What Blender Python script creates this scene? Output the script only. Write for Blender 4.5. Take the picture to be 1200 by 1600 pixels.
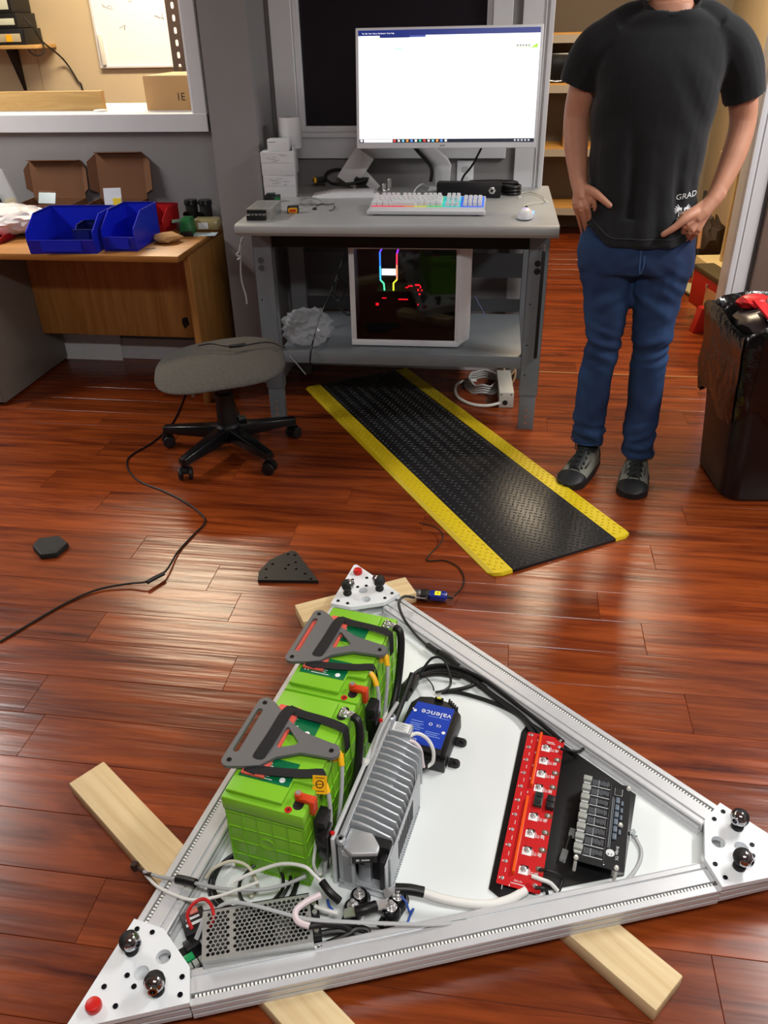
import bpy, bmesh, math, random
from mathutils import Matrix, Vector, Euler
from math import sin, cos, pi, radians, sqrt, atan2
random.seed(7)
for o in list(bpy.data.objects): bpy.data.objects.remove(o, do_unlink=True)
scene = bpy.context.scene
COL = scene.collection

# ---------------------------------------------------------------- camera
EYE = Vector((0, 0, 1.52))
PITCH, ROLL, YAW, FOCAL = radians(31.33), radians(-1.31), radians(-9.01), 1255.0
fwd = Vector((sin(YAW)*cos(PITCH), cos(YAW)*cos(PITCH), -sin(PITCH)))
rt = Vector((cos(YAW), -sin(YAW), 0)); up = rt.cross(fwd)
rt, up = rt*cos(ROLL)+up*sin(ROLL), -rt*sin(ROLL)+up*cos(ROLL)
cam = bpy.data.cameras.new('camera'); camo = bpy.data.objects.new('camera', cam); COL.objects.link(camo)
camo.matrix_world = Matrix(((rt.x, up.x, -fwd.x, EYE.x), (rt.y, up.y, -fwd.y, EYE.y), (rt.z, up.z, -fwd.z, EYE.z), (0, 0, 0, 1)))
cam.sensor_fit = 'VERTICAL'; cam.sensor_height = 36; cam.sensor_width = 27
cam.lens = FOCAL/1600*36; cam.clip_start = .05; cam.clip_end = 60
scene.camera = camo

# ---------------------------------------------------------------- world and exposure
w = bpy.data.worlds.new('night'); scene.world = w; w.use_nodes = True
w.node_tree.nodes['Background'].inputs[0].default_value = (.55, .6, .7, 1)
w.node_tree.nodes['Background'].inputs[1].default_value = .02
scene.view_settings.view_transform = 'Standard'; scene.view_settings.look = 'None'
scene.view_settings.gamma = 1; scene.view_settings.use_curve_mapping = False
scene.view_settings.exposure = 0.22

# ---------------------------------------------------------------- ceiling lamps (light part; their housings are built below)
def area(name, loc, sx, sy, watts, col, rot=(0, 0, 0)):
    l = bpy.data.lights.new(name, 'AREA'); l.shape = 'RECTANGLE'; l.size = sx; l.size_y = sy
    l.energy = watts; l.color = col
    o = bpy.data.objects.new(name, l); o.location = loc; o.rotation_euler = rot; COL.objects.link(o)
    return o
COOL = (1.0, .985, .95); WARM = (1.0, .80, .55)
LAMPS = [  # name, x, y, z, size x, size y, watts, colour
    ('ceiling_lamp', 1.9, 2.5, 2.62, .28, 1.2, 66, COOL),
    ('ceiling_lamp', -3.4, 2.8, 2.62, .28, 1.2, 62, COOL),
    ('ceiling_lamp', .35, -.1, 2.62, 1.2, .28, 44, COOL),
    ('ceiling_lamp', -2.2, 5.0, 2.62, 1.2, .28, 62, WARM),
    ('ceiling_lamp', .75, 5.3, 2.62, .9, .28, 52, WARM),
]
for n, x, y, z, sx, sy, wt, c in LAMPS: area(n+'_light', (x, y, z-.075), sx, sy, wt, c)

# ---------------------------------------------------------------- materials
def lin(c):
    r = []
    for v in c[:3]:
        v = v/255
        r.append(v/12.92 if v <= .04045 else ((v+.055)/1.055)**2.4)
    return (*r, 1)
MATS = {}
def mat(name, col, rough=.5, metal=0, var=0, vscale=8, bump=0, bscale=60, emit=0, trans=0, alpha=1, coat=0, ecol=None, stretch=None, spec=.5, ior=1.45):
    if name in MATS: return MATS[name]
    m = bpy.data.materials.new(name); m.use_nodes = True; nt = m.node_tree; N = nt.nodes; L = nt.links
    p = N['Principled BSDF']; c = lin(col)
    p.inputs['Base Color'].default_value = c; p.inputs['Roughness'].default_value = rough
    p.inputs['Metallic'].default_value = metal; p.inputs['Specular IOR Level'].default_value = spec
    p.inputs['IOR'].default_value = ior
    if coat: p.inputs['Coat Weight'].default_value = coat; p.inputs['Coat Roughness'].default_value = .12
    if trans: p.inputs['Transmission Weight'].default_value = trans
    if alpha < 1: p.inputs['Alpha'].default_value = alpha
    if emit:
        p.inputs['Emission Color'].default_value = lin(ecol) if ecol else c; p.inputs['Emission Strength'].default_value = emit
    if var or bump:
        tc = N.new('ShaderNodeTexCoord'); mp = N.new('ShaderNodeMapping'); L.new(tc.outputs['Object'], mp.inputs[0])
        if stretch: mp.inputs['Scale'].default_value = stretch
    if var:
        n = N.new('ShaderNodeTexNoise'); n.inputs['Scale'].default_value = vscale; n.inputs['Detail'].default_value = 5
        L.new(mp.outputs[0], n.inputs['Vector'])
        mr = N.new('ShaderNodeMapRange'); mr.inputs['From Min'].default_value = .3; mr.inputs['From Max'].default_value = .7
        mr.inputs['To Min'].default_value = 1-var; mr.inputs['To Max'].default_value = 1+var
        L.new(n.outputs['Fac'], mr.inputs['Value'])
        mx = N.new('ShaderNodeVectorMath'); mx.operation = 'SCALE'; mx.inputs[0].default_value = c[:3]
        L.new(mr.outputs[0], mx.inputs['Scale']); L.new(mx.outputs[0], p.inputs['Base Color'])
    if bump:
        n2 = N.new('ShaderNodeTexNoise'); n2.inputs['Scale'].default_value = bscale; n2.inputs['Detail'].default_value = 3
        L.new(mp.outputs[0], n2.inputs['Vector'])
        b = N.new('ShaderNodeBump'); b.inputs['Strength'].default_value = bump; b.inputs['Distance'].default_value = .01
        L.new(n2.outputs['Fac'], b.inputs['Height']); L.new(b.outputs[0], p.inputs['Normal'])
    MATS[name] = m
    return m
def wood_mat(name, c1, c2, rough=.5, scale=(1, 14, 14), per_object=False, bump=.1, ripple=0, coat=0, spec=.5, dark=None):
    """streaked wood, grain along local x"""
    m = bpy.data.materials.new(name); m.use_nodes = True; nt = m.node_tree; N = nt.nodes; L = nt.links
    p = N['Principled BSDF']; p.inputs['Roughness'].default_value = rough; p.inputs['Specular IOR Level'].default_value = spec
    if coat: p.inputs['Coat Weight'].default_value = coat; p.inputs['Coat Roughness'].default_value = .1
    tc = N.new('ShaderNodeTexCoord'); mp = N.new('ShaderNodeMapping'); mp.inputs['Scale'].default_value = scale
    L.new(tc.outputs['Object'], mp.inputs[0]); src = mp.outputs[0]
    oi = N.new('ShaderNodeObjectInfo')
    if per_object:
        ad = N.new('ShaderNodeVectorMath'); ad.operation = 'ADD'; sc = N.new('ShaderNodeMath'); sc.operation = 'MULTIPLY'; sc.inputs[1].default_value = 40
        L.new(oi.outputs['Random'], sc.inputs[0]); L.new(src, ad.inputs[0]); L.new(sc.outputs[0], ad.inputs[1]); src = ad.outputs[0]
    n = N.new('ShaderNodeTexNoise'); n.inputs['Scale'].default_value = 1.6; n.inputs['Detail'].default_value = 7; n.inputs['Roughness'].default_value = .62
    n.inputs['Distortion'].default_value = .6
    L.new(src, n.inputs['Vector'])
    r = N.new('ShaderNodeValToRGB'); r.color_ramp.elements[0].position = .33; r.color_ramp.elements[1].position = .72
    r.color_ramp.elements[0].color = lin(c1); r.color_ramp.elements[1].color = lin(c2)
    if dark:
        e = r.color_ramp.elements.new(.26); e.color = lin(dark)
    L.new(n.outputs['Fac'], r.inputs[0]); out = r.outputs[0]
    if per_object:
        hs = N.new('ShaderNodeHueSaturation'); mr = N.new('ShaderNodeMapRange'); mr.inputs['To Min'].default_value = .78; mr.inputs['To Max'].default_value = 1.2
        L.new(oi.outputs['Random'], mr.inputs['Value']); L.new(mr.outputs[0], hs.inputs['Value']); L.new(out, hs.inputs['Color']); out = hs.outputs[0]
    L.new(out, p.inputs['Base Color'])
    b = N.new('ShaderNodeBump'); b.inputs['Strength'].default_value = bump; b.inputs['Distance'].default_value = .004; L.new(n.outputs['Fac'], b.inputs['Height'])
    if ripple:
        mp2 = N.new('ShaderNodeMapping'); mp2.inputs['Scale'].default_value = (1.6, 26, 1); L.new(tc.outputs['Object'], mp2.inputs[0])
        ad2 = N.new('ShaderNodeVectorMath'); ad2.operation = 'ADD'; L.new(mp2.outputs[0], ad2.inputs[0])
        sc2 = N.new('ShaderNodeMath'); sc2.operation = 'MULTIPLY'; sc2.inputs[1].default_value = 23; L.new(oi.outputs['Random'], sc2.inputs[0]); L.new(sc2.outputs[0], ad2.inputs[1])
        n3 = N.new('ShaderNodeTexNoise'); n3.inputs['Scale'].default_value = 1.5; n3.inputs['Detail'].default_value = 2; L.new(ad2.outputs[0], n3.inputs['Vector'])
        b2 = N.new('ShaderNodeBump'); b2.inputs['Strength'].default_value = ripple; b2.inputs['Distance'].default_value = .006
        L.new(n3.outputs['Fac'], b2.inputs['Height']); L.new(b.outputs[0], b2.inputs['Normal']); L.new(b2.outputs[0], p.inputs['Normal'])
    else: L.new(b.outputs[0], p.inputs['Normal'])
    MATS[name] = m
    return m

# ---------------------------------------------------------------- mesh helpers
def catmull(pts, k=6, closed=False):
    P = [Vector(p) for p in pts]; n = len(P); out = []
    if n < 3: return P
    rng = range(n) if closed else range(n-1)
    for i in rng:
        p0 = P[(i-1) % n] if (closed or i > 0) else P[0]*2-P[1]
        p1, p2 = P[i], P[(i+1) % n]
        p3 = P[(i+2) % n] if (closed or i < n-2) else P[-1]*2-P[-2]
        for j in range(k):
            t = j/k
            out.append(.5*((2*p1)+(p2-p0)*t+(2*p0-5*p1+4*p2-p3)*t*t+(3*p1-p0-3*p2+p3)*t**3))
    if not closed: out.append(P[-1])
    return out
def frame_to(d):
    d = Vector(d).normalized(); a = Vector((0, 0, 1)) if abs(d.z) < .9 else Vector((1, 0, 0))
    x = a.cross(d).normalized(); y = d.cross(x)
    return Matrix(((x.x, y.x, d.x), (x.y, y.y, d.y), (x.z, y.z, d.z)))
class MB:
    def __init__(s): s.v = []; s.f = []; s.mi = []; s.m = 0
    def add(s, vs, fs, mt=None):
        o = len(s.v)
        for v in vs: s.v.append((mt @ Vector(v)) if mt else Vector(v))
        for f in fs: s.f.append([i+o for i in f]); s.mi.append(s.m)
        return s
    def bb(s, x0, x1, y0, y1, z0, z1, mt=None):
        v = [(x, y, z) for z in (z0, z1) for y in (y0, y1) for x in (x0, x1)]
        return s.add(v, [(0, 2, 3, 1), (4, 5, 7, 6), (0, 1, 5, 4), (2, 6, 7, 3), (0, 4, 6, 2), (1, 3, 7, 5)], mt)
    def box(s, c, d, rz=0, mt=None):
        m = Matrix.Translation(c) @ Matrix.Rotation(rz, 4, 'Z')
        return s.bb(-d[0]/2, d[0]/2, -d[1]/2, d[1]/2, -d[2]/2, d[2]/2, (mt @ m) if mt else m)
    def bar(s, p0, p1, wd, th, mt=None):
        """rectangular bar from p0 to p1, wd across (horizontal), th thick"""
        p0 = Vector(p0); p1 = Vector(p1); f = frame_to(p1-p0).to_4x4(); f.translation = p0
        return s.bb(-wd/2, wd/2, -th/2, th/2, 0, (p1-p0).length, (mt @ f) if mt else f)
    def prism(s, poly, z0, z1, mt=None, taper=None):
        n = len(poly); q = taper or poly
        v = [(p[0], p[1], z0) for p in poly]+[(p[0], p[1], z1) for p in q]
        a = sum(poly[i][0]*poly[(i+1) % n][1]-poly[(i+1) % n][0]*poly[i][1] for i in range(n))
        fs = [list(range(n))[::-1], list(range(n, 2*n))]+[(i, (i+1) % n, n+(i+1) % n, n+i) for i in range(n)]
        if a < 0: fs = [f[::-1] for f in fs]
        return s.add(v, fs, mt)
    def cyl(s, p0, p1, r0, r1=None, n=16, cap=True, mt=None):
        r1 = r0 if r1 is None else r1; p0 = Vector(p0); p1 = Vector(p1); f = frame_to(p1-p0)
        v = [p0+f @ Vector((r0*cos(2*pi*i/n), r0*sin(2*pi*i/n), 0)) for i in range(n)]+[p1+f @ Vector((r1*cos(2*pi*i/n), r1*sin(2*pi*i/n), 0)) for i in range(n)]
        fs = [(i, (i+1) % n, n+(i+1) % n, n+i) for i in range(n)]
        if cap: fs += [list(range(n))[::-1], list(range(n, 2*n))]
        return s.add(v, fs, mt)
    def lathe(s, prof, n=20, mt=None, cap=True):
        """prof = [(r, z)...] bottom to top"""
        v = []; fs = []
        for r, z in prof:
            for i in range(n): v.append((r*cos(2*pi*i/n), r*sin(2*pi*i/n), z))
        for j in range(len(prof)-1):
            for i in range(n): fs.append((j*n+i, j*n+(i+1) % n, (j+1)*n+(i+1) % n, (j+1)*n+i))
        if cap: fs += [list(range(n))[::-1], [(len(prof)-1)*n+i for i in range(n)]]
        return s.add(v, fs, mt)
    def tube(s, pts, r, n=8, k=5, closed=False, flat=None, mt=None):
        """smooth tube through pts; r a number or a list per control point; flat = (w, h) ribbon instead"""
        P = catmull(pts, k, closed) if k > 1 else [Vector(p) for p in pts]
        m = len(P)
        if isinstance(r, (list, tuple)):
            q = len(r)-1; R = []
            for i in range(m):
                t = i/(m-1)*q; a = min(int(t), q-1); R.append(r[a]*(1-(t-a))+r[a+1]*(t-a))
        else: R = [r]*m
        v = []; fs = []; pu = None
        for i in range(m):
            d = (P[(i+1) % m]-P[i-1]) if closed else (P[min(i+1, m-1)]-P[max(i-1, 0)])
            if d.length < 1e-9: d = Vector((0, 0, 1))
            d.normalize()
            if pu is None:
                a = Vector((0, 0, 1)) if abs(d.z) < .95 else Vector((1, 0, 0)); pu = (a-d*a.dot(d)).normalized()
            else:
                pu = pu-d*pu.dot(d)
                pu = pu.normalized() if pu.length > 1e-6 else Vector((0, 0, 1))
            sd = d.cross(pu)
            for j in range(n):
                a = 2*pi*j/n
                if flat: v.append(P[i]+sd*(flat[0]/2*cos(a))+pu*(flat[1]/2*sin(a)))
                else: v.append(P[i]+sd*(R[i]*cos(a))+pu*(R[i]*sin(a)))
        e = m if closed else m-1
        for i in range(e):
            for j in range(n): fs.append((i*n+j, i*n+(j+1) % n, ((i+1) % m)*n+(j+1) % n, ((i+1) % m)*n+j))
        if not closed: fs += [list(range(n))[::-1], [(m-1)*n+j for j in range(n)]]
        return s.add(v, fs, mt)
    def grid(s, fn, nu, nv, cu=False, mt=None):
        v = [fn(i/(nu if cu else nu-1), j/(nv-1)) for j in range(nv) for i in range(nu)]
        fs = []
        for j in range(nv-1):
            for i in range(nu if cu else nu-1):
                fs.append((j*nu+i, j*nu+(i+1) % nu, (j+1)*nu+(i+1) % nu, (j+1)*nu+i))
        return s.add(v, fs, mt)
    def build(s, name, m, parent=None, world=False, bevel=0, seg=2, smooth=40, label=None, cat=None, group=None, kind=None, fix=True):
        me = bpy.data.meshes.new(name)
        V = s.v
        if world and parent:
            iv = (Matrix.Translation(parent.location) @ parent.rotation_euler.to_matrix().to_4x4()).inverted(); V = [iv @ v for v in V]
        o = bpy.data.objects.new(name, me)
        if parent: o.parent = parent
        elif V and not kind == 'structure':
            x0 = min(v.x for v in V); x1 = max(v.x for v in V); y0 = min(v.y for v in V); y1 = max(v.y for v in V); z0 = min(v.z for v in V)
            c = Vector(((x0+x1)/2, (y0+y1)/2, z0)); o.location = c; V = [v-c for v in V]
        me.from_pydata([tuple(v) for v in V], [], s.f)
        ms = m if isinstance(m, (list, tuple)) else [m]
        for q in ms: me.materials.append(q)
        if len(ms) > 1: me.polygons.foreach_set('material_index', s.mi)
        if bevel or fix:
            bm = bmesh.new(); bm.from_mesh(me)
            if fix: bmesh.ops.recalc_face_normals(bm, faces=bm.faces)
            if bevel:
                ed = [e for e in bm.edges if len(e.link_faces) == 2 and e.calc_face_angle(0) > radians(38)]
                bmesh.ops.bevel(bm, geom=ed, offset=bevel, segments=seg, profile=.5, affect='EDGES', clamp_overlap=True)
            bm.to_mesh(me); bm.free()
        if smooth:
            me.shade_smooth(); me.set_sharp_from_angle(angle=radians(smooth))
        COL.objects.link(o)
        if label: o['label'] = label
        if cat: o['category'] = cat
        if group: o['group'] = group
        if kind: o['kind'] = kind
        return o
def thing(name, label, cat, loc=(0, 0, 0), rz=0, group=None):
    o = bpy.data.objects.new(name, None); o.empty_display_size = .1; COL.objects.link(o)
    o.location = loc; o.rotation_euler = (0, 0, rz); o['label'] = label; o['category'] = cat
    if group: o['group'] = group
    return o
def tag(o, label, cat, group=None):
    o['label'] = label; o['category'] = cat
    if group: o['group'] = group
    return o
def copy_part(o, parent, loc=None, rot=None):
    c = o.copy(); COL.objects.link(c); c.parent = parent
    if loc is not None: c.location = loc
    if rot is not None: c.rotation_euler = rot
    return c
def copy_tree(root, loc, rz=None, label=None):
    r = root.copy(); COL.objects.link(r); r.location = loc
    if rz is not None: r.rotation_euler = (0, 0, rz)
    if label: r['label'] = label
    for ch in [o for o in bpy.data.objects if o.parent == root]:
        c = copy_part(ch, r)
        for g in [o for o in bpy.data.objects if o.parent == ch]: copy_part(g, c)
    return r
def text(s, size, m, parent, loc, rot=(0, 0, 0), name='lettering', ext=.0003, align='CENTER', world_m=None, sx=1):
    cu = bpy.data.curves.new('t', 'FONT'); cu.body = s; cu.size = size; cu.extrude = ext; cu.align_x = align; cu.align_y = 'CENTER'; cu.resolution_u = 2
    to = bpy.data.objects.new('t', cu); COL.objects.link(to)
    dg = bpy.context.evaluated_depsgraph_get(); me = bpy.data.meshes.new_from_object(to.evaluated_get(dg))
    bpy.data.objects.remove(to); bpy.data.curves.remove(cu)
    me.materials.clear(); me.materials.append(m)
    mt = world_m if world_m is not None else Matrix.Translation(loc) @ Euler(rot).to_matrix().to_4x4()
    me.transform(mt @ Matrix.Diagonal((sx, 1, 1, 1)))
    o = bpy.data.objects.new(name, me); o.parent = parent; COL.objects.link(o)
    return o
def RZ(a): return Matrix.Rotation(a, 4, 'Z')
def RX(a): return Matrix.Rotation(a, 4, 'X')
def RY(a): return Matrix.Rotation(a, 4, 'Y')
def TR(x, y=None, z=None): return Matrix.Translation(x if y is None else (x, y, z))
def rrect(w, h, r, n=4):
    pts = []
    for cx, cy, a0 in ((w/2-r, h/2-r, 0), (-w/2+r, h/2-r, 90), (-w/2+r, -h/2+r, 180), (w/2-r, -h/2+r, 270)):
        for i in range(n+1):
            a = radians(a0+90*i/n); pts.append((cx+r*cos(a), cy+r*sin(a)))
    return pts
def crumple(name, m, c, d, seed, parent=None, n=3, amp=.35, sm=25, **kw):
    """crumpled bag or paper ball: a subdivided box pushed about by noise"""
    rnd = random.Random(seed); bm = bmesh.new(); bmesh.ops.create_icosphere(bm, subdivisions=n, radius=1)
    dirs = [(Vector((rnd.uniform(-1, 1), rnd.uniform(-1, 1), rnd.uniform(-1, 1))), rnd.uniform(3, 9), rnd.uniform(0, 6)) for _ in range(10)]
    b = MB(); idx = {}
    for i, v in enumerate(bm.verts):
        q = v.co.copy(); s = 0
        for dd, fr, ph in dirs: s += abs(sin(q.dot(dd)*fr+ph))
        q *= 1+amp*(s/len(dirs)-.6)+rnd.uniform(-.04, .04)*(1+amp)
        q.z = max(q.z, -.82)
        b.v.append(Vector((c[0]+q.x*d[0]/2, c[1]+q.y*d[1]/2, c[2]+q.z*d[2]/2))); idx[v] = i
    for f in bm.faces: b.f.append([idx[v] for v in f.verts]); b.mi.append(0)
    bm.free()
    return b.build(name, m, parent, smooth=sm, **kw)

# ================================================================ the setting
WALLG = mat('grey_wall_paint', (132, 130, 131), .75, var=.05, vscale=3, bump=.05, bscale=180)
BEIGE = mat('beige_wall_paint', (196, 180, 150), .75, var=.04, vscale=3)
TRIMW = mat('white_trim_paint', (210, 211, 215), .45, var=.03, vscale=6)
CEILW = mat('ceiling_tile_white', (205, 205, 200), .9, var=.05, vscale=20)
PLANK = wood_mat('reddish_laminate', (84, 29, 11), (154, 72, 29), rough=.24, scale=(1.3, 15, 4), per_object=True, bump=.12, ripple=.22, spec=.5, dark=(52, 15, 8))
def struct(name, b, m, parent=None, **k):
    if not parent: k['kind'] = 'structure'
    return b.build(name, m, parent, smooth=0, **k)
WY, WT = 3.9, .12
floor = struct('floor', MB().bb(-4.4, 2.5, -2.4, 7.5, -.06, -.0025), PLANK)
PW, Y0 = .1415, 1.789
joints = {4: -1.457, 5: -.538, 3: -.684, 2: -1.194, 1: -.881, -2: -.689, -3: -1.187, -1: .067, 10: .214, 0: .45}
rp = random.Random(3)
pm = {}
def plank_mesh(L):
    key = round(L, 3)
    if key not in pm:
        b = MB(); b.bb(-L/2+.0003, L/2-.0003, -PW/2+.0003, PW/2-.0003, -.012, 0)
        o = b.build('plank', PLANK, floor, bevel=.0009, seg=1, smooth=0); pm[key] = o.data; bpy.data.objects.remove(o)
    return pm[key]
def lay(x0, x1, k, y_lim=None):
    yc = Y0+(k+.5)*PW
    xj = joints.get(k, rp.uniform(-1.2, .0)); L = 1.215
    n0 = math.floor((x0-xj)/L); x = xj+n0*L
    while x < x1:
        a, b_ = max(x, x0), min(x+L, x1)
        if b_-a > .05:
            o = bpy.data.objects.new('plank', plank_mesh(b_-a)); o.location = ((a+b_)/2, yc, 0); o.parent = floor; COL.objects.link(o)
        x += L
for k in range(-9, 15): lay(-3.0, 1.75, k)
for k in range(15, 37): lay(.13, 1.537, k)
# back wall of the workshop, with a pass-through window, a dark window and a doorway
b = MB(); t0, t1 = WY, WY+WT
b.bb(-4.4, -1.449, t0, t1, 0, 1.186); b.bb(-4.4, -1.449, t0, t1, 2.1, 2.7)
b.bb(-1.449, -.965, t0, t1, 0, 2.7); b.bb(-.965, -.117, t0, t1, 0, 1.1); b.bb(-.965, -.117, t0, t1, 2.0, 2.7)
b.bb(-.117, .13, t0, t1, 0, 2.7); b.bb(.13, 1.004, t0, t1, 2.08, 2.7); b.bb(1.004, 2.5, t0, t1, 0, 2.7)
struct('wall_back', b, WALLG)
struct('wall_column', MB().bb(-1.285, -1.083, 3.63, WY, 0, 2.7), WALLG)
struct('wall_left', MB().bb(-4.52, -4.4, -2.4, 7.5, 0, 2.7), WALLG)
struct('wall_right', MB().bb(2.5, 2.62, -2.4, WY+WT, 0, 2.7), WALLG)
struct('wall_front', MB().bb(-4.4, 2.5, -2.52, -2.4, 0, 2.7), WALLG)
struct('ceiling', MB().bb(-4.4, 2.5, -2.4, 7.5, 2.66, 2.75), CEILW)
struct('wall_office_back', MB().bb(-4.4, -.7, 6.0, 6.12, 0, 2.7), BEIGE)
struct('wall_office_right', MB().bb(-.8, -.7, WY+WT, 6.0, 0, 2.7), BEIGE)
struct('wall_storage_left', MB().bb(-.35, -.25, WY+WT, 7.5, 0, 2.7), BEIGE)
struct('wall_storage_right', MB().bb(1.537, 1.65, WY+WT, 7.5, 0, 2.7), BEIGE)
struct('wall_storage_back', MB().bb(-.35, 1.65, 7.3, 7.42, 0, 2.7), mat('storage_wall_grey', (150, 140, 125), .8, var=.05))
# vertical panel seams on the beige office wall
SEAM = mat('beige_seam', (168, 152, 126), .8)
for x in (-3.32, -2.1): struct('trim_9', MB().bb(x-.002, x+.002, 5.997, 6.0, 0, 2.7), SEAM)
# window 1: casing of the pass-through
b = MB()
b.bb(-1.449, -1.385, WY-.02, WY, 1.11, 2.19); b.bb(-3.6, -1.385, WY-.022, WY, 1.11, 1.186); b.bb(-3.6, -1.385, WY-.02, WY, 2.1, 2.19)
b.bb(-3.6, -1.449, WY-.01, WY+WT+.02, 1.174, 1.188); b.bb(-1.463, -1.449, WY, WY+WT, 1.186, 2.1)
struct('window_1', b, TRIMW, bevel=.003)
# window 2: dark glazed window behind the monitor
w2 = struct('window_2', MB().bb(-1.061, -.965, WY-.02, WY, .998, 2.1).bb(-.117, -.036, WY-.02, WY, .998, 2.1).bb(-1.061, -.036, WY-.022, WY, .998, 1.085).bb(-1.061, -.036, WY-.02, WY, 2.0, 2.1).bb(-.985, -.1, WY-.035, WY+.02, 1.085, 1.105), TRIMW, bevel=.003)
b = MB(); b.bb(-.965, -.94, WY+.0, WY+.05, 1.105, 2.0).bb(-.142, -.117, WY+.0, WY+.05, 1.105, 2.0).bb(-.94, -.142, WY+.0, WY+.05, 1.105, 1.128).bb(-.94, -.142, WY, WY+.05, 1.97, 2.0)
struct('window_frame', b, TRIMW, w2, bevel=.003)
struct('pane', MB().bb(-.94, -.142, WY+.03, WY+.036, 1.128, 1.97), mat('dark_window_glass', (34, 30, 36), .04, spec=.35), w2)
# doorway casings
b = MB()
for x0, x1 in ((.004, .13), (1.0, 1.086)):
    b.bb(x0, x1, WY-.018, WY, 0, 2.2)
    xi, sg = (x1, -1) if x0 < .5 else (x0, 1)
    b.bb(min(xi, xi+sg*.02), max(xi, xi+sg*.02), WY-.028, WY-.018, 0, 2.2)
    b.bb(min(xi+sg*.03, xi+sg*.036), max(xi+sg*.03, xi+sg*.036), WY-.024, WY-.018, 0, 2.2)
b.bb(.12, .132, WY, WY+WT, 0, 2.1); b.bb(.998, 1.006, WY, WY+WT, 0, 2.1); b.bb(.0, 1.086, WY-.018, WY, 2.08, 2.2)
struct('door_1', b, TRIMW, bevel=.003)
struct('trim_1', MB().bb(.132, .998, WY-.012, WY+.006, 0, .0035), mat('threshold_strip', (150, 92, 48), .4))
# brown open door leaf seen past the right casing
d2 = struct('door_2', MB().bb(1.1, 1.95, WY-.05, WY-.008, .01, 2.05), wood_mat('taupe_door', (98, 82, 74), (118, 98, 88), rough=.5, scale=(8, 8, 1)), bevel=.003)
struct('door_handle', MB().cyl((1.87, WY-.05, 1.0), (1.87, WY-.1, 1.0), .012).cyl((1.87, WY-.1, 1.0), (1.76, WY-.1, 1.0), .009), mat('brushed_steel', (150, 150, 152), .35, 1), d2)
# baseboards
BB = MB().bb(-4.4, -1.285, WY-.014, WY, 0, .115)
struct('baseboard_back', BB, TRIMW, bevel=.003)
struct('baseboard_column', MB().bb(-1.297, -1.071, 3.618, 3.63, 0, .12).bb(-1.083, -1.071, 3.618, WY, 0, .12), TRIMW, bevel=.003)
struct('baseboard_bench', MB().bb(-1.071, .004, WY-.014, WY, 0, .115), TRIMW, bevel=.003)
struct('baseboard_storage', MB().bb(1.525, 1.537, WY+WT, 7.3, 0, .1), TRIMW, bevel=.003)
struct('baseboard_right', MB().bb(1.95, 2.5, WY-.014, WY, 0, .115), TRIMW, bevel=.003)
# ceiling lamps: housings with diffusers
LAMPB = mat('lamp_housing_white', (230, 230, 230), .5); DIFF = mat('lamp_diffuser', (245, 245, 240), .5, emit=1.2)
lampl = ['long ceiling lamp over the right side of the workshop', 'long ceiling lamp over the left side of the workshop', 'ceiling lamp above the camera, in front of the triangular frame', 'ceiling lamp of the office behind the pass-through window', 'ceiling lamp of the storage room behind the doorway']
for i, (n, x, y, z, sx, sy, wt, c) in enumerate(LAMPS):
    t = thing(n, lampl[i], 'lamp', (x, y, z-.065))
    MB().bb(-sx/2-.03, sx/2+.03, -sy/2-.03, sy/2+.03, .01, .105).build('housing', LAMPB, t, bevel=.006)
    MB().bb(-sx/2, sx/2, -sy/2, sy/2, 0, .009).build('diffuser', DIFF, t, bevel=.003)

# ================================================================ triangular aluminium frame on timber blocks
ALU = mat('anodised_aluminium', (212, 214, 217), .36, .35, var=.03, vscale=30)
ALUW = mat('white_base_panel', (226, 232, 232), .45, var=.015, vscale=4)
PLATEW = mat('white_corner_plate', (226, 230, 234), .38)
BLK = mat('black_plastic', (20, 20, 22), .45)
BLKG = mat('black_gloss_plastic', (14, 14, 16), .25)
RUB = mat('black_rubber', (24, 24, 25), .65)
STEEL = mat('polished_steel', (216, 216, 216), .24, .75)
CHROME = mat('bright_chrome', (176, 176, 180), .12, 1)
REDP = mat('red_plastic', (196, 28, 24), .35)
LEDW = mat('led_white', (240, 240, 236), .4)
PCBW = mat('led_tape', (84, 82, 80), .5)
TIMB = wood_mat('pine_timber', (204, 174, 126), (228, 206, 162), rough=.65, scale=(1.2, 22, 22), bump=.15)
V_L = Vector((-.6577, .6095)); SIDE = 1.415; ZF = .038; FH = .04
A80 = radians(80)
def fill_plate(b, outer, holes, z0, z1, mt=None):
    """flat plate with holes"""
    bm = bmesh.new(); es = []
    for lp in [outer]+holes:
        vs = [bm.verts.new((p[0], p[1], z0)) for p in lp]
        for i in range(len(vs)): es.append(bm.edges.new((vs[i], vs[(i+1) % len(vs)])))
    r = bmesh.ops.triangle_fill(bm, edges=es, use_beauty=True)
    fs = [f for f in r['geom'] if isinstance(f, bmesh.types.BMFace)]
    bmesh.ops.recalc_face_normals(bm, faces=fs)
    r = bmesh.ops.extrude_face_region(bm, geom=fs)
    for v in r['geom']:
        if isinstance(v, bmesh.types.BMVert): v.co.z = z1
    bm.verts.index_update()
    b.add([v.co.copy() for v in bm.verts], [[v.index for v in f.verts] for f in bm.faces], mt); bm.free()
    return b
def circ(cx, cy, r, n=20): return [(cx+r*cos(2*pi*i/n), cy+r*sin(2*pi*i/n)) for i in range(n)]
tri = thing('triangle_frame', 'large triangular aluminium frame with white base panel resting on timber blocks', 'frame', (V_L.x, V_L.y, ZF), radians(-10))
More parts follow.
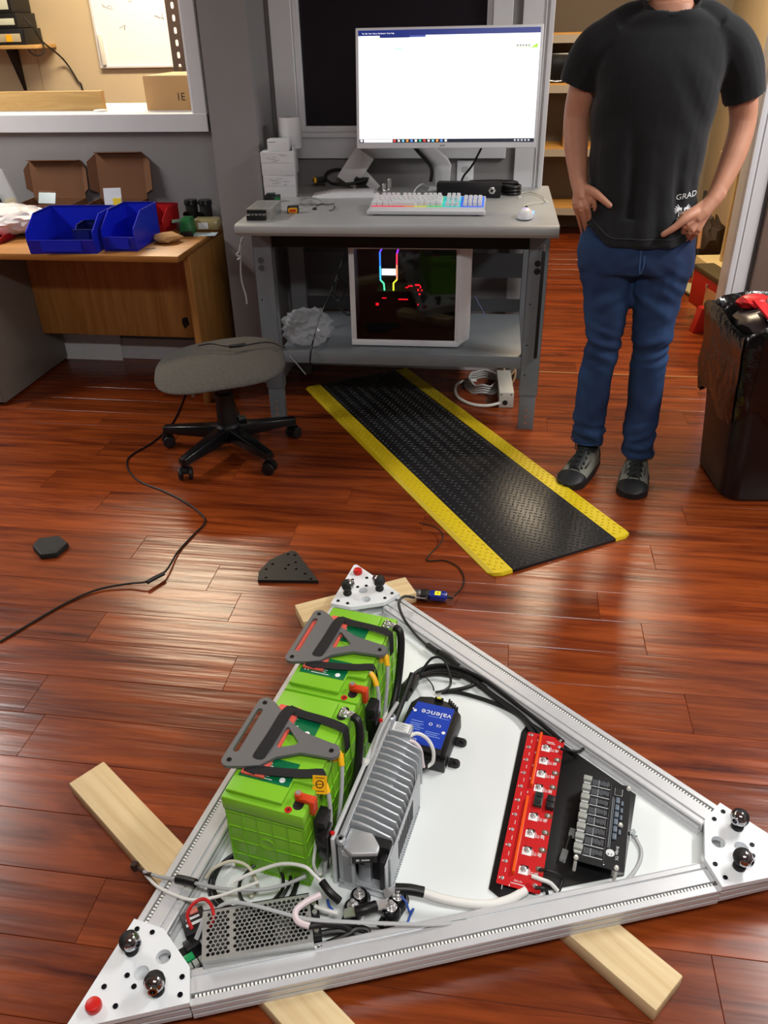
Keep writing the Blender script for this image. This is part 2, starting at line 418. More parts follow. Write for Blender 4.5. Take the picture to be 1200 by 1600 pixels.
# local frame of tri: x along -10 deg, y along 80 deg, left corner at the origin
LV = [Vector((0, 0)), Vector((0, SIDE)), Vector((SIDE*cos(radians(30)), SIDE/2))]
prof = [(0, 0), (.072, 0), (.078, .004), (.078, .018), (.066, .018), (.066, .036), (.063, .0375), (.054, .0375), (.054, .033), (.049, .033), (.049, .0385), (.0225, .0385), (.0225, .033), (.0125, .033), (.0125, .04), (.001, .04), (0, .039),
        (0, .031), (.006, .031), (.006, .026), (0, .026), (0, .014), (.006, .014), (.006, .009), (0, .009)]
sides = [(LV[0], 90, 0), (LV[0], 30, 1), (LV[1], -30, 2)]
led1 = MB().bb(-.0025, .0025, -.0025, .0025, 0, .0022)
for vtx, ang, k in sides:
    d = Vector((cos(radians(ang)), sin(radians(ang)))); n = Vector((-d.y, d.x)) if k == 1 else Vector((d.y, -d.x))
    b = MB(); np_ = len(prof)
    vs = []
    for a in (.205, SIDE-.205):
        for s, z in prof: q = vtx+d*a+n*s; vs.append((q.x, q.y, z))
    fs = [list(range(np_)), list(range(np_, 2*np_))[::-1]]+[(i, (i+1) % np_, np_+(i+1) % np_, np_+i) for i in range(np_)]
    ex = b.add(vs, fs).build('extrusion', ALU, tri, smooth=0)
    m = Matrix(((d.x, n.x, 0, vtx.x), (d.y, n.y, 0, vtx.y), (0, 0, 1, 0), (0, 0, 0, 1)))
    MB().bb(.206, SIDE-.206, .0132, .0218, .033, .0342, m).build('led_tape', PCBW, ex)
    b = MB(); a = .212
    while a < SIDE-.212: b.bb(a, a+.004, .0148, .0202, .0342, .0364, m); a += .00695
    b.build('led', LEDW, ex, smooth=0, kind='stuff')
    # T-slot cap pieces along the inner ledge
    MB().bb(.21, SIDE-.21, .068, .0705, .018, .03, m).build('slot_cover', ALU, ex)
# base panel
c = (LV[0]+LV[1]+LV[2])/3
pan = [c+(v-c)*.845 for v in LV]
MB().prism([tuple(p) for p in pan], .006, .013).build('base_panel', ALUW, tri, smooth=0)
# corner blocks, plates, screws, ball joints, red caps
pl = [(.003, .004), (.1775, .1025), (.209, .048), (.209, -.048), (.1775, -.1025), (.003, -.004)]
scr = [(.172, .08), (.19, .055), (.172, -.08), (.19, -.055), (.119, .013), (.119, -.013), (.08, .022), (.08, -.022)]
screw = MB().lathe([(.0048, 0), (.0048, .0016), (.0038, .0026), (.0022, .0026), (.002, .0012), (.0001, .0012)], 14)
plates = []
for i, (v, ang, red) in enumerate(((LV[0], 60, 1), (LV[1], -60, 1), (LV[2], 180, 0))):
    m = TR(v.x, v.y, 0) @ RZ(radians(ang))
    # filled corner of extrusion under the plate
    MB().prism([(.012, 0), (.1765, .0985), (.205, .05), (.205, -.05), (.1765, -.0985)], 0, .009, m).prism([(.02, 0), (.1765, .0935), (.2, .05), (.2, -.05), (.1765, -.0935)], .009, .014, m).prism([(.012, 0), (.1765, .0985), (.1765, -.0985)], .014, .026, m).prism([(.02, 0), (.1765, .0935), (.1765, -.0935)], .026, .031, m).prism([(.012, 0), (.1765, .0985), (.1765, -.0985)], .031, .0395, m).build('corner_block', ALU, tri, smooth=0)
    b = MB(); fill_plate(b, pl, [circ(.183, 0, .0135), circ(.14, 0, .0135)], .04, .052, m)
    cp = b.build('corner_plate', PLATEW, tri, smooth=30)
    for p, q in scr:
        o = MB().lathe([(.0048, 0), (.0048, .0016), (.0038, .0026), (.0022, .0026), (.002, .0012), (.0001, .0012)], 12, m @ TR(p, q, .052)).build('screw', mat('black_oxide_screw', (26, 27, 34), .3, .6), cp)
    for s in (-1, 1):
        kb = MB().lathe([(.0115, .052), (.0125, .054), (.0125, .059), (.010, .063), (.0075, .064), (.0075, .074)], 20, m @ TR(.146, s*.048, 0)).build('ball_joint', RUB, tri)
        az = {(0, 1): -15, (0, -1): -75, (1, -1): 35, (1, 1): 150, (2, -1): 225, (2, 1): -45}[(i, s)]; tm = m @ TR(.146, s*.048, .084) @ RZ(radians(az-ang+10)) @ RY(radians(80)) @ Matrix.Scale(1.12, 4)
        MB().lathe([(.008, -.0135), (.013, -.009), (.0162, -.002), (.0165, .003), (.0155, .0045)], 24, tm).build('rubber_ring', RUB, kb)
        MB().lathe([(.0153, .0045), (.0145, .009), (.011, .0135), (.0075, .0155), (.0075, .019), (.0045, .019), (.0042, .01), (.0001, .01)], 24, tm).build('chrome_cup', CHROME, kb)
    if red:
        MB().lathe([(.0125, .052), (.0135, .054), (.0138, .062), (.0125, .066), (.0085, .0675), (.0001, .0675)], 24, m @ TR(.052 if i == 0 else .05, 0, 0)).build('red_cap', REDP, tri)
# timber blocks
def timber(label, x, y, ang, L, group=None):
    b = MB().bb(-L/2, L/2, -.0445, .0445, 0, .038); o = b.build('timber_block', TIMB, bevel=.003, label=label, cat='wood block')
    o.location = (x, y, 0); o.rotation_euler = (0, 0, radians(ang)); return o
timber('pale pine two-by-four poking out at the left, under the frame\'s left corner', -.505, .885, -35.5, .98)
timber('pine block sticking out under the lower right side of the frame', .10, 1.052, -39.5, .68)
timber('pine block end showing under the frame behind the far battery', -.392, 1.898, 30, .36)

# ================================================================ batteries with lifting handles
GRN = mat('lime_green_plastic', (126, 190, 40), .38, bump=.03, bscale=400)
DGRN = mat('green_label', (0, 104, 62), .4)
ORG = mat('terminal_orange_red', (200, 62, 24), .4)
LABW = mat('label_white', (236, 238, 238), .45)
GREYP = mat('grey_handle_sheet', (112, 113, 115), .4, .35)
STRAP = mat('black_webbing', (22, 22, 24), .8, bump=.3, bscale=600)
REDT = mat('red_handle_grip', (226, 96, 80), .6, bump=.3, bscale=300)
YEL = mat('yellow_tag', (244, 184, 20), .45)
CABW = mat('white_cable', (226, 226, 222), .45); CABG = mat('grey_cable', (170, 172, 174), .45); CABK = mat('black_cable', (18, 18, 19), .42)
CABR = mat('red_cable', (190, 24, 26), .4); CABB = mat('blue_cable', (50, 84, 170), .45)
def battery(x, y, label, first):
    t = thing('battery', label, 'battery', (x, y, .0512), radians(-9.3), 'green batteries on the frame')
    W, L = .086, .151
    b = MB().bb(-W+.004, W-.004, -L+.004, L-.004, 0, .178)
    case = b.build('case', GRN, t, bevel=.004)
    # moulded ribs of the case, proud of the recessed panels
    b = MB()
    for z in (.004, .046, .088, .130, .172): b.bb(-W+.004, W-.004, -L+.0022, -L+.005, z-.001, z+.001).bb(W-.005, W-.0022, -L+.004, L-.004, z-.001, z+.001).bb(-W+.0022, -W+.005, -L+.004, L-.004, z-.001, z+.001).bb(-W+.004, W-.004, L-.005, L-.0022, z-.001, z+.001)
    for i in range(6):
        xx = -W+.006+i*(2*W-.012)/5
        b.bb(xx-.001, xx+.001, -L+.0022, -L+.005, 0, .176).bb(xx-.001, xx+.001, L-.005, L-.0022, 0, .176)
    for i in range(9):
        yy = -L+.006+i*(2*L-.012)/8
        b.bb(W-.005, W-.0022, yy-.001, yy+.001, 0, .176).bb(-W+.0022, -W+.005, yy-.001, yy+.001, 0, .176)
    b.build('ribs', GRN, case, smooth=0)
    # embossed badge on the front
    MB().lathe([(.017, 0), (.017, .0016), (.015, .0022), (.013, .0012), (.0001, .0012)], 24, TR(0, -L+.0042, .098) @ RX(pi/2)).build('badge', GRN, case)
    lid = MB().bb(-W, W, -L, L, .178, .214).build('lid', GRN, t, bevel=.005)
    # raised cover with a notch for the terminals
    pts = [(-W+.006, -L+.012), (.038, -L+.012), (.038, -.082), (W-.004, -.082), (W-.004, .08), (.05, .08), (.05, L-.012), (-W+.006, L-.012)]
    MB().prism(pts, .214, .224).build('raised_cover', GRN, lid, bevel=.003)
    MB().bb(-W+.002, .03, -.012, .02, .224, .2255).build('lid_seam', GRN, lid)
    # green labels across the cover
    for y0 in (-.102, .022):
        lb = MB().bb(-.07, .036, y0, y0+.058, .2242, .2248).build('label_sheet', DGRN, t)
        text('U', .016, LABW, lb, (-.056, y0+.014, .225), (0, 0, pi))
        pb = MB(); rr_ = random.Random(int(y0*1000)+9)
        for k in range(7): pb.bb(-.044+(k % 2)*.002, -.02+rr_.random()*.02, y0+.006+k*.0062, y0+.0076+k*.0062, .2248, .225)
        pb.build('fine_print', LABW, lb)
        MB().lathe([(.006, 0), (.006, .0004)], 16, TR(.018, y0+.012, .2248)).build('recycling_mark', LABW, lb)
    # polarity mark and terminals
    MB().lathe([(.0072, 0), (.0072, .0008)], 18, TR(.052, -.142, .214)).build('plus_mark', REDP, lid)
    MB().bb(.0475, .0565, -.1428, -.1412, .2148, .2152).bb(.0512, .0528, -.1465, -.1375, .2148, .2152).build('plus_sign', BLK, lid)
    for yy, red in ((-.118, True), (.118, False)):
        r_ = MB().prism([(p[0]+.066, p[1]+yy) for p in rrect(.02, .04, .0095)], .2135, .2146).build('terminal_recess', BLK, t)
        if red:
            MB().bb(.058, .09, yy-.004, yy+.012, .2146, .226).cyl((.062, yy+.004, .2146), (.062, yy+.004, .232), .008).bb(.086, .097, yy-.006, yy+.012, .19, .226).build('terminal_cover', ORG, t, bevel=.002)
            MB().cyl((.062, yy+.004, .2315), (.062, yy+.004, .2345), .0055, n=6).build('terminal_bolt', STEEL, t)
        else:
            MB().bb(.06, .092, yy-.012, yy+.004, .2146, .219).cyl((.07, yy-.004, .219), (.07, yy-.004, .226), .0085, n=6).cyl((.07, yy-.004, .226), (.07, yy-.004, .234), .0045).cyl((.085, yy-.004, .219), (.085, yy-.004, .2245), .008).build('terminal_bolt', STEEL, t, bevel=.0008)
    return t
c1 = (-.374, 1.103); c2 = (-.3247, 1.404)
B1 = battery(*c1, 'green battery in front, nearest the camera, with ribbed end face showing', True)
B2 = battery(*c2, 'green battery behind the front one, reaching the far white corner plate', False)
def handle(t, dy):
    HM = TR(0, dy, .2292)
    out = []
    def arc(cx, cy, r, a0, a1, n=7):
        for i in range(n): a = radians(a0+(a1-a0)*i/(n-1)); out.append((cx+r*cos(a), cy+r*sin(a)))
    arc(-.097, -.082, .0165, 170, 290); out += [(-.06, -.088), (-.034, -.078), (-.012, -.05), (.03, -.026)]
    arc(.086, -.004, .0185, -105, 100, 10); out += [(.036, .022), (.016, .026), (-.022, .045), (-.045, .062), (-.07, .083)]
    arc(-.095, .078, .0165, 60, 190)
    slot = [(-.0965+.0065*cos(radians(a)), s*.055+.0065*sin(radians(a))) for s, rg in ((1, range(0, 181, 30)), (-1, range(180, 361, 30))) for a in rg]
    tr_ = [(-.02, .03), (.016, -.002), (.012, -.011), (-.018, -.027), (-.024, -.02), (-.024, .026)]
    b = MB(); fill_plate(b, out, [slot, tr_], .001, .0085, HM)
    pl_ = b.build('handle_bracket', GREYP, t, smooth=30)
    for px, py in ((-.098, -.083), (-.096, .079), (.087, -.004)):
        MB().lathe([(.0052, .0085), (.0052, .0093), (.0034, .0098), (.003, .0088), (.0001, .0088)], 14, HM @ TR(px, py, 0)).build('screw', mat('dark_screw', (50, 50, 52), .3, .8), pl_)
        MB().cyl((px, py, -.0005), (px, py, .001), .0062, n=14, mt=HM).build('spacer', BLK, pl_)
    # red grip pads below the plate
    MB().bb(-.082, -.07, -.06, .062, -.004, .001, HM).build('red_grip', REDT, t)
    MB().bb(-.066, -.018, -.098, .092, -.004, .001, HM).build('red_grip', REDT, t)
    # webbing: a turn round the bracket and two tails over the lid to its right edge
    ribs = [[(-.038, .09, .001), (-.04, .06, .009), (-.041, .0, .0102), (-.044, -.05, .0098), (-.05, -.096, .0015)],
            [(-.044, .084, .002), (-.01, .076, .0035), (.045, .072, .0035), (.082, .066, .0025), (.0925, .064, -.008), (.094, .064, -.06)],
            [(-.046, -.086, .003), (-.01, -.082, .0035), (.05, -.07, .0035), (.082, -.058, .0025), (.0925, -.052, -.008), (.094, -.048, -.07)]]
    for i, r in enumerate(ribs): MB().tube(r, .01, 8, 6, flat=(.021 if i else .026, .0024), mt=HM).build('strap', STRAP, t)
    return t
handle(B1, 0); handle(B2, .008)
MB().bb(-.104, -.09, -.05, .068, .2285, .2302).build('red_grip', REDT, B2)

# ================================================================ electronics inside the frame
ZB = .0512                       # top of the white base panel
DIE = mat('die_cast_aluminium', (182, 186, 190), .4, .5, bump=.05, bscale=200)
BLUEL = mat('blue_label', (24, 62, 178), .35)
PCBR = mat('red_circuit_board', (190, 26, 30), .35); PCBK = mat('black_circuit_board', (20, 21, 24), .35)
ORGT = mat('orange_bar_cover', (232, 82, 14), .3)
TERMG = mat('grey_terminal', (150, 154, 148), .5); SILK = mat('silkscreen_white', (214, 218, 220), .5); TAUPE = mat('bare_pad', (122, 84, 66), .4, .4)
GALV = mat('galvanised_sheet', (176, 178, 176), .35, .6, var=.06, vscale=40)
DARKI = mat('dark_interior', (16, 16, 17), .7)
NYL = mat('nylon_white', (222, 222, 214), .5)
RZ9 = radians(-9.3)
# --- charger with cooling fins, standing on its long edge
ch = thing('battery_charger', 'finned die-cast aluminium charger standing on edge beside the batteries', 'charger', (-.26, .955, ZB), RZ9)
MB().bb(-.011, -.003, 0, .348, 0, .139).build('mounting_plate', ALU, ch, bevel=.002)
MB().bb(-.003, .001, .006, .342, .003, .133).build('gap_shade', BLK, ch)  # black strip stands in for the shaded gap between the two plates
body = MB().bb(.001, .012, .004, .344, 0, .136).build('housing', DIE, ch, bevel=.002)
MB().bb(.012, .062, .17, .318, .004, .112).build('housing_core', DIE, body, bevel=.004); MB().bb(.012, .07, .05, .17, .004, .085).build('shaded_core', DARKI, body, bevel=.004)  # front core coloured dark to deepen the shade between the fins
for i in range(14):
    y = .055+i*.0178
    z1 = .131; x1 = .1 if i < 9 else .094
    MB().prism([(.012, 0), (x1, 0), (x1, .088 if i < 9 else .1), (x1-.006, .11), (.05, .126), (.03, z1), (.012, z1)], y-.0026, y+.0026, Matrix(((1, 0, 0, 0), (0, 0, 1, 0), (0, 1, 0, .004), (0, 0, 0, 1)))).build('fin', DIE, ch, bevel=.0016)
MB().bb(.012, .06, .305, .336, .06, .13).build('end_cap', DIE, ch, bevel=.003)
lb = MB().bb(.018, .055, .308, .333, .13, .1306).build('label_sheet', LABW, ch)
b = MB()
for i in range(9): b.bb(.022, .05-(i % 3)*.004, .3105+i*.0024, .3113+i*.0024, .1306, .1309)
b.build('print', mat('print_grey', (90, 92, 96), .6), lb)
for y in (.008, .338): MB().lathe([(.0095, 0), (.0095, .01), (.006, .013), (.0055, .008), (.0001, .008)], 18, TR(.008, y, .128)).build('corner_boss', DIE, ch)
# side cover with fan grille on the far side of the fins
sp = MB().bb(.1, .104, .018, .232, .002, .098).build('side_cover', DIE, ch, bevel=.001)
for i in range(9): MB().bb(.104, .1046, .07+i*.012, .078+i*.012, .03, .085).build('grille_slot', DARKI, sp)
b = MB(); r9 = random.Random(4)
for i in range(36): b.bb(.1035, .1065, .02+i*.0058, .0232+i*.0058, .001, .004+r9.random()*.002)
b.build('cut_edge', DIE, sp)
# open front end: hood, sticker, connector cavity
MB().prism([(.014, .0), (.036, -.01), (.082, .006), (.082, .022), (.06, .046), (.014, .046)], .114, .126).build('hood', DIE, ch, bevel=.003)
hl = MB().bb(0, .048, -.0012, 0, .1, .117, TR(.036, -.0105, 0) @ RZ(radians(19))).build('hood_label', BLK, ch); MB().bb(.008, .014, -.0018, -.0012, .106, .111, TR(.036, -.0105, 0) @ RZ(radians(19))).bb(.018, .034, -.0018, -.0012, .107, .11, TR(.036, -.0105, 0) @ RZ(radians(19))).build('print', SILK, hl)
st = MB().bb(.012, .036, -.001, .006, .006, .112).build('side_sticker', mat('sticker_silver', (188, 192, 196), .4), ch)
b = MB()
for i in range(8): b.bb(.0135+i*.0022, .0142+i*.0022, -.0016, -.001, .02, .1)
b.build('print', MATS['print_grey'], st)
MB().bb(.0, .1, -.004, .05, 0, .006).build('front_sill', DIE, ch, bevel=.002)
MB().bb(.0, .1, .002, .0055, .006, .016).build('front_lip', DIE, ch, bevel=.001)
MB().bb(.036, .062, .018, .05, .006, .114).build('connector_bay', DIE, ch, bevel=.003)
MB().bb(.04, .05, .0165, .019, .06, .09).build('connector', BLK, ch, bevel=.002)
MB().bb(.058, .098, .03, .05, .006, .112).build('front_wall', DARKI, ch)
MB().bb(.085, .096, .006, .03, .006, .1).build('fan_side', BLK, ch, bevel=.001)
MB().bb(.0975, .1, -.002, .05, .002, .1).build('front_post', DIE, ch, bevel=.001)
# --- battery management unit with the blue label, lettering upside down to the camera
bm_ = thing('battery_monitor', 'black battery monitor box with bright blue label', 'electronics', (-.118, 1.367, ZB), radians(-10))
out = [(-.055, -.082), (.062, -.088), (.066, .052), (.05, .07), (.03, .086), (-.02, .094), (-.05, .086), (-.066, .06), (-.068, -.02)]
MB().prism(out, 0, .042, taper=[(x*.97, y*.97) for x, y in out]).build('box', BLK, bm_, bevel=.004)
lb = MB().prism([(-.062, -.03), (-.048, .064), (.045, .064), (.045, -.068), (-.05, -.068)], .0421, .0426).build('label_sheet', BLUEL, bm_)
text('valence', .024, LABW, lb, (.006, .035, .0428), (0, 0, pi), sx=1.05)
MB().lathe([(.0042, 0), (.0042, .0003)], 12, TR(-.046, .033, .0426)).lathe([(.0022, 0), (.0022, .0003)], 10, TR(-.052, .038, .0426)).build('logo_dots', LABW, lb)
b = MB()
for i, (x0, x1, y) in enumerate([(-.012, .04, .024), (-.046, -.016, -.0), (-.046, -.014, -.008), (-.046, -.02, -.014), (-.046, -.01, -.02), (-.046, -.018, -.026), (-.004, .03, -.026), (-.004, .026, -.032), (-.002, .034, -.038)]): b.bb(x0, x1, y, y+(.0016 if i == 0 else .0024), .0426, .0428)
b.build('fine_print', mat('pale_blue_print', (120, 150, 220), .5), lb)
text('CE', .01, LABW, lb, (.022, .0, .0428), (0, 0, pi)); text('U-', .01, LABW, lb, (-.022, -.056, .0428), (0, 0, pi))
MB().lathe([(.0046, 0), (.0046, .0003)], 14, TR(.038, -.018, .0426)).lathe([(.0045, 0), (.0045, .0003), (.003, .0003), (.003, .0001)], 14, TR(.002, .0, .0426), cap=False).build('approval_mark', LABW, lb)
MB().bb(.05, .062, -.086, .05, .042, .047).bb(-.01, .012, .078, .086, .042, .05).build('edge_rail', BLK, bm_, bevel=.002)
MB().bb(-.004, .006, .079, .084, .05, .0512).build('status_light', mat('status_light', (236, 228, 70), .4), bm_)
for y in (-.066, .0): MB().prism([(.064, y-.011), (.08, y-.011)]+[(.08+.011*cos(radians(a)), y+.011*sin(radians(a))) for a in range(-75, 76, 25)]+[(.08, y+.011), (.064, y+.011)], 0, .01).cyl((.081, y, .01), (.081, y, .0135), .0055, n=12).build('mounting_tab', BLK, bm_, bevel=.0015)
MB().bb(-.01, .062, -.098, -.086, 0, .036).build('plug_block', BLKG, bm_, bevel=.003)
for i in range(5): MB().bb(.024+i*.006, .028+i*.006, .083-i*.005, .09-i*.005, .034, .047).build('connector_latch', BLK, bm_)
# --- black sheet under the two boards
MB().prism([(.1, 1.408), (.12, 1.446), (.35, 1.254), (.303, 1.05), (.062, .966), (.036, .985)], ZB, ZB+.004).build('mounting_sheet', mat('black_acrylic', (12, 12, 13), .35), bevel=.001, label='glossy black mounting sheet lying under the red and black circuit boards', cat='panel')
# --- red distribution board
ZS = ZB+.0042
rb = thing('red_circuit_board', 'long red circuit board with orange bars and white pads', 'circuit board', (.1245, 1.185, ZS), radians(-9.1))
bd = MB().prism(rrect(.0865, .411, .003, 2), .013, .0148).build('board', PCBR, rb)
def st_(s, t): return (-.04325+.0865*s, .2055-.411*t)
for s, t in ((.07, .015), (.93, .03), (.07, .97), (.9, .965), (.08, .5), (.9, .5)):
    x, y = st_(s, t); MB().cyl((x, y, 0), (x, y, .013), .0035, n=10).build('standoff', NYL, rb)
MB().bb(-.0112-.003, -.0112+.003, .045, .203, .0148, .026).build('bar_cover', ORGT, rb, bevel=.001)
MB().bb(-.0142-.003, -.0142+.003, -.178, .012, .0148, .026).build('bar_cover', ORGT, rb, bevel=.001)
ringp = [(.0052, 0), (.0052, .0018), (.003, .0022), (.003, .005), (.0017, .0054), (.0001, .0054)]
def screw_at(p, x, y, z, sc=1, nm='terminal_screw'): return MB().lathe([(r*sc, h*sc) for r, h in ringp], 12, TR(x, y, z)).build(nm, STEEL, p)
for i, t in enumerate((.1, .195, .29, .39, .58, .685, .79, .9)):
    x, y = st_(.55, t)
    pd = MB().bb(x-.0095, x+.0095, y-.0085, y+.0085, .0148, .0156).build('white_pad', LABW, bd)
    screw_at(bd, x, y+.003, .0156, 1.25); MB().bb(x+.001, x+.009, y+.0055, y+.0095, .0156, .0175).bb(x-.007, x+.009, y+.011, y+.013, .0148, .0152).build('chip', BLK, pd)
    xs, ys = st_(.9, t-.03)
    if i: MB().prism([(xs+q[0], ys+q[1]) for q in rrect(.016, .013, .005, 3)], .0148, .0152).build('bare_pad', TAUPE, bd)
    screw_at(bd, xs-.001, ys, .0152, .8)
    text('01', .009, SILK, bd, (x+.017, y-.001, .0149), (0, 0, radians(90)), 'silkscreen', ext=.0001)
    b = MB(); rr = random.Random(i)
    for k in range(4): b.bb(x+.022+k*.002, x+.0232+k*.002, y-.006+rr.random()*.003, y+.002+rr.random()*.003, .0148, .0151)
    b.bb(x+.011, x+.0125, y-.006, y+.006, .0148, .0151); b.build('silkscreen', SILK, bd)
b = MB()
for k in range(11):
    x, y = st_(.12, .022+.0945*k)
    screw_at(bd, x, y, .0148, .72)
    b.bb(x-.0068, x-.005, y-.002, y+.002, .0148, .0151)
    for q in range(3): b.bb(x+.0018, x+.0034, y-.017-q*.0034, y-.0148-q*.0034, .0148, .0151)
    b.bb(x+.015, x+.0165, y-.014, y-.009, .0148, .0151)
b.bb(.003, .021, .186, .1878, .0148, .0151).bb(.006, .024, .182, .1834, .0148, .0151).bb(-.016, .012, -.1975, -.196, .0148, .0151)
b.build('silkscreen', SILK, bd)
text('002-01', .006, SILK, bd, (-.002, -.1905, .0149), (0, 0, 0), 'silkscreen', ext=.0001)
screw_at(bd, *st_(.9, .02), .0148, .8); screw_at(bd, *st_(.86, .965), .0148, .9)
x, y = st_(.6, .47)
md = MB().bb(x-.009, x+.009, y-.018, y+.018, .0148, .024).build('relay_module', mat('module_dark_green', (38, 52, 48), .35), rb, bevel=.001)
MB().bb(x-.004, x+.006, y+.003, y+.012, .024, .0265).bb(x-.006, x+.006, y-.014, y-.004, .024, .0252).build('chip', BLK, md)
for k in (0, 1):
    x, y = st_(.9, .455+.042*k); MB().bb(x-.0085, x+.0085, y-.008, y+.008, .0148, .027).build('connector_block', BLK, rb, bevel=.001)
# --- black control board with eight grey terminals
kb_ = thing('black_circuit_board', 'black circuit board with eight grey terminals on white standoffs', 'circuit board', (.266, 1.142, ZS), radians(-10))
bd = MB().prism(rrect(.098, .216, .003, 2), .036, .0378).build('board', PCBK, kb_)
for x, y in ((-.044, .103), (.044, .1), (-.044, -.103), (.034, -.103), (.034, .0)):
    MB().cyl((x, y, 0), (x, y, .036), .0036, n=10).lathe([(.005, .0378), (.005, .04), (.003, .0445), (.0001, .0445)], 10, TR(x, y, 0)).build('standoff', NYL, kb_)
for i in range(8):
    y = .098-i*.0254
    tb = MB().bb(-.052, -.034, y-.0085, y+.004, .0378, .05).build('terminal', TERMG, kb_, bevel=.001)
    MB().bb(-.05, -.036, y-.012, y-.009, .0378, .043).build('terminal_lever', LABW, tb)
    b = MB().bb(-.033, .006, y-.0125, y-.0112, .0378, .0382).bb(-.0185, -.0177, y-.011, y+.008, .0378, .0381)
    b.build('silkscreen', SILK, bd)
    b = MB(); rr = random.Random(50+i)
    for k in range(4): xx = -.0315+k*.0032; b.bb(xx, xx+.0018, y-.009, y+.006, .0378, .0392)
    for k in range(7): xx = -.0155+k*.003; b.bb(xx, xx+.0016, y-.008+rr.random()*.004, y+.004+rr.random()*.004, .0378, .0392)
    b.build('smd_part', mat('smd_grey', (96, 100, 106), .45), bd)
MB().bb(.008, .0105, -.103, .103, .0378, .0386).build('header_strip', SILK, bd)
b = MB()
for k in range(38): b.bb(.0082, .0104, -.101+k*.0054, -.0984+k*.0054, .0386, .0424)
b.build('header_pin', BLK, bd)
MB().bb(.013, .015, -.06, .07, .0378, .0382).bb(.0165, .0178, -.06, .066, .0378, .0382).build('silkscreen', mat('silk_grey', (110, 116, 122), .5), bd)
MB().bb(.017, .031, .078, .093, .0378, .0398).build('processor', BLK, bd); 
b = MB().bb(.016, .032, .0765, .0772, .0378, .0381).bb(.016, .032, .0938, .0945, .0378, .0381).bb(.016, .0167, .0772, .0938, .0378, .0381).bb(.0313, .032, .0772, .0938, .0378, .0381); b.build('silkscreen', SILK, bd)
for k in range(6):
    y = .062-k*.0185
    MB().bb(.02, .028, y-.0085, y+.006, .0378, .042).build('capacitor', mat('capacitor_blue_grey', (96, 108, 122), .4), kb_, bevel=.001)
    if k < 5: MB().bb(.031, .036, y-.012, y-.0, .0378, .041).build('capacitor', MATS['capacitor_blue_grey'], kb_, bevel=.001)
MB().prism([(.0195+.0085*cos(2*pi*i/16)*(1.0 if i % 16 < 9 else 1.05), -.071+.0085*sin(2*pi*i/16)) for i in range(16)], .0378, .0381).build('emblem', SILK, bd)
MB().lathe([(.0016, 0), (.0016, .0003)], 8, TR(.016, -.0745, .0381)).lathe([(.0014, 0), (.0014, .0003)], 8, TR(.022, -.0745, .0381)).build('emblem_eye', BLK, bd)
text('Bridge TX', .0078, SILK, bd, (.0325, -.068, .0379), (0, 0, radians(-90)), 'silkscreen', ext=.0001)
# --- power supply with a hexagonally perforated lid
ps = thing('power_supply', 'metal power supply with hexagon-perforated lid inside the frame\'s near corner', 'power supply', (-.385, .822, ZB), radians(18))
W, D, HH = .2, .098, .05
MB().bb(-W/2, W/2, -D/2+.004, D/2, .001, .006).bb(-W/2, W/2, D/2-.002, D/2, .006, HH).bb(-W/2, W/2, -D/2-.028, -D/2+.004, .001, .003).bb(-W/2, W/2, -D/2-.0285, -D/2-.027, .001, .024).bb(-W/2, -W/2+.0015, -D/2, D/2, .006, HH-.002).build('tray', GALV, ps)
hexs = []; r = .0039; px_, py_ = .0088, .00762
for j in range(11):
    for i in range(21):
        x = -.089+i*px_+(px_/2 if j % 2 else 0); y = -.0385+j*py_
        if abs(x+.048) < .0052 or x > .092: continue
        hexs.append([(x+r*cos(radians(30+60*k)), y+r*sin(radians(30+60*k))) for k in range(6)])
b = MB(); fill_plate(b, [(-W/2, -D/2), (W/2, -D/2), (W/2, D/2), (-W/2, D/2)], hexs, HH-.0016, HH)
b.bb(-W/2, W/2, -D/2, -D/2+.0015, .006, HH-.0016)
b.build('perforated_lid', GALV, ps, smooth=0, kind='stuff')
MB().bb(-W/2+.004, W/2-.004, -D/2+.004, D/2-.004, .0065, .012).build('inner_board', DARKI, ps)
MB().cyl((.0, .012, .012), (.0, .012, .034), .012).cyl((-.03, -.015, .012), (-.03, -.015, .03), .008).bb(.03, .06, -.03, .02, .012, .036).bb(-.085, -.06, -.02, .03, .012, .03).build('inner_part', mat('inner_grey', (84, 84, 82), .5), ps)
MB().bb(W/2-.002, W/2+.016, -.03, .046, .006, .036).build('terminal_strip', BLK, ps, bevel=.002)
for k in range(4): MB().cyl((W/2+.007, -.02+k*.018, .036), (W/2+.007, -.02+k*.018, .039), .005, n=10).build('terminal_screw', STEEL, ps)
# --- insulated stud posts
def post(name, x, y, rz, label, h=.034):
    t = thing(name, label, 'stud block', (x, y, ZB), rz, 'black stud blocks near the power supply')
    MB().prism([(-.034, -.016)]+[(.034+.016*cos(radians(a)), .016*sin(radians(a))) for a in range(-90, 91, 30)]+[(-.034, .016)], 0, .01).build('base', BLK, t, bevel=.002)
    MB().cyl((-.026, 0, .01), (-.026, 0, .0125), .005, n=10).build('base_screw', STEEL, t)
    for xx in (-.004, .022):
        MB().lathe([(.0185, .01), (.0185, h-.006), (.016, h)], 20, TR(xx, 0, 0)).build('insulator', BLKG, t)
    return t
P1 = post('stud_block', -.218, .898, radians(72), 'black stud block with two nuts just in front of the charger')
P2 = post('stud_block', -.145, .905, radians(68), 'black stud block where the thick white cable is bolted')
def stud(p, x, z=.034):
    n = MB().lathe([(.0115, z), (.0115, z+.002), (.0105, z+.0022)], 16, TR(x, 0, 0)).cyl((x, 0, z+.0022), (x, 0, z+.009), .0078, n=6).cyl((x, 0, z+.009), (x, 0, z+.018), .0042, n=10).build('stud_nut', STEEL, p, bevel=.0006)
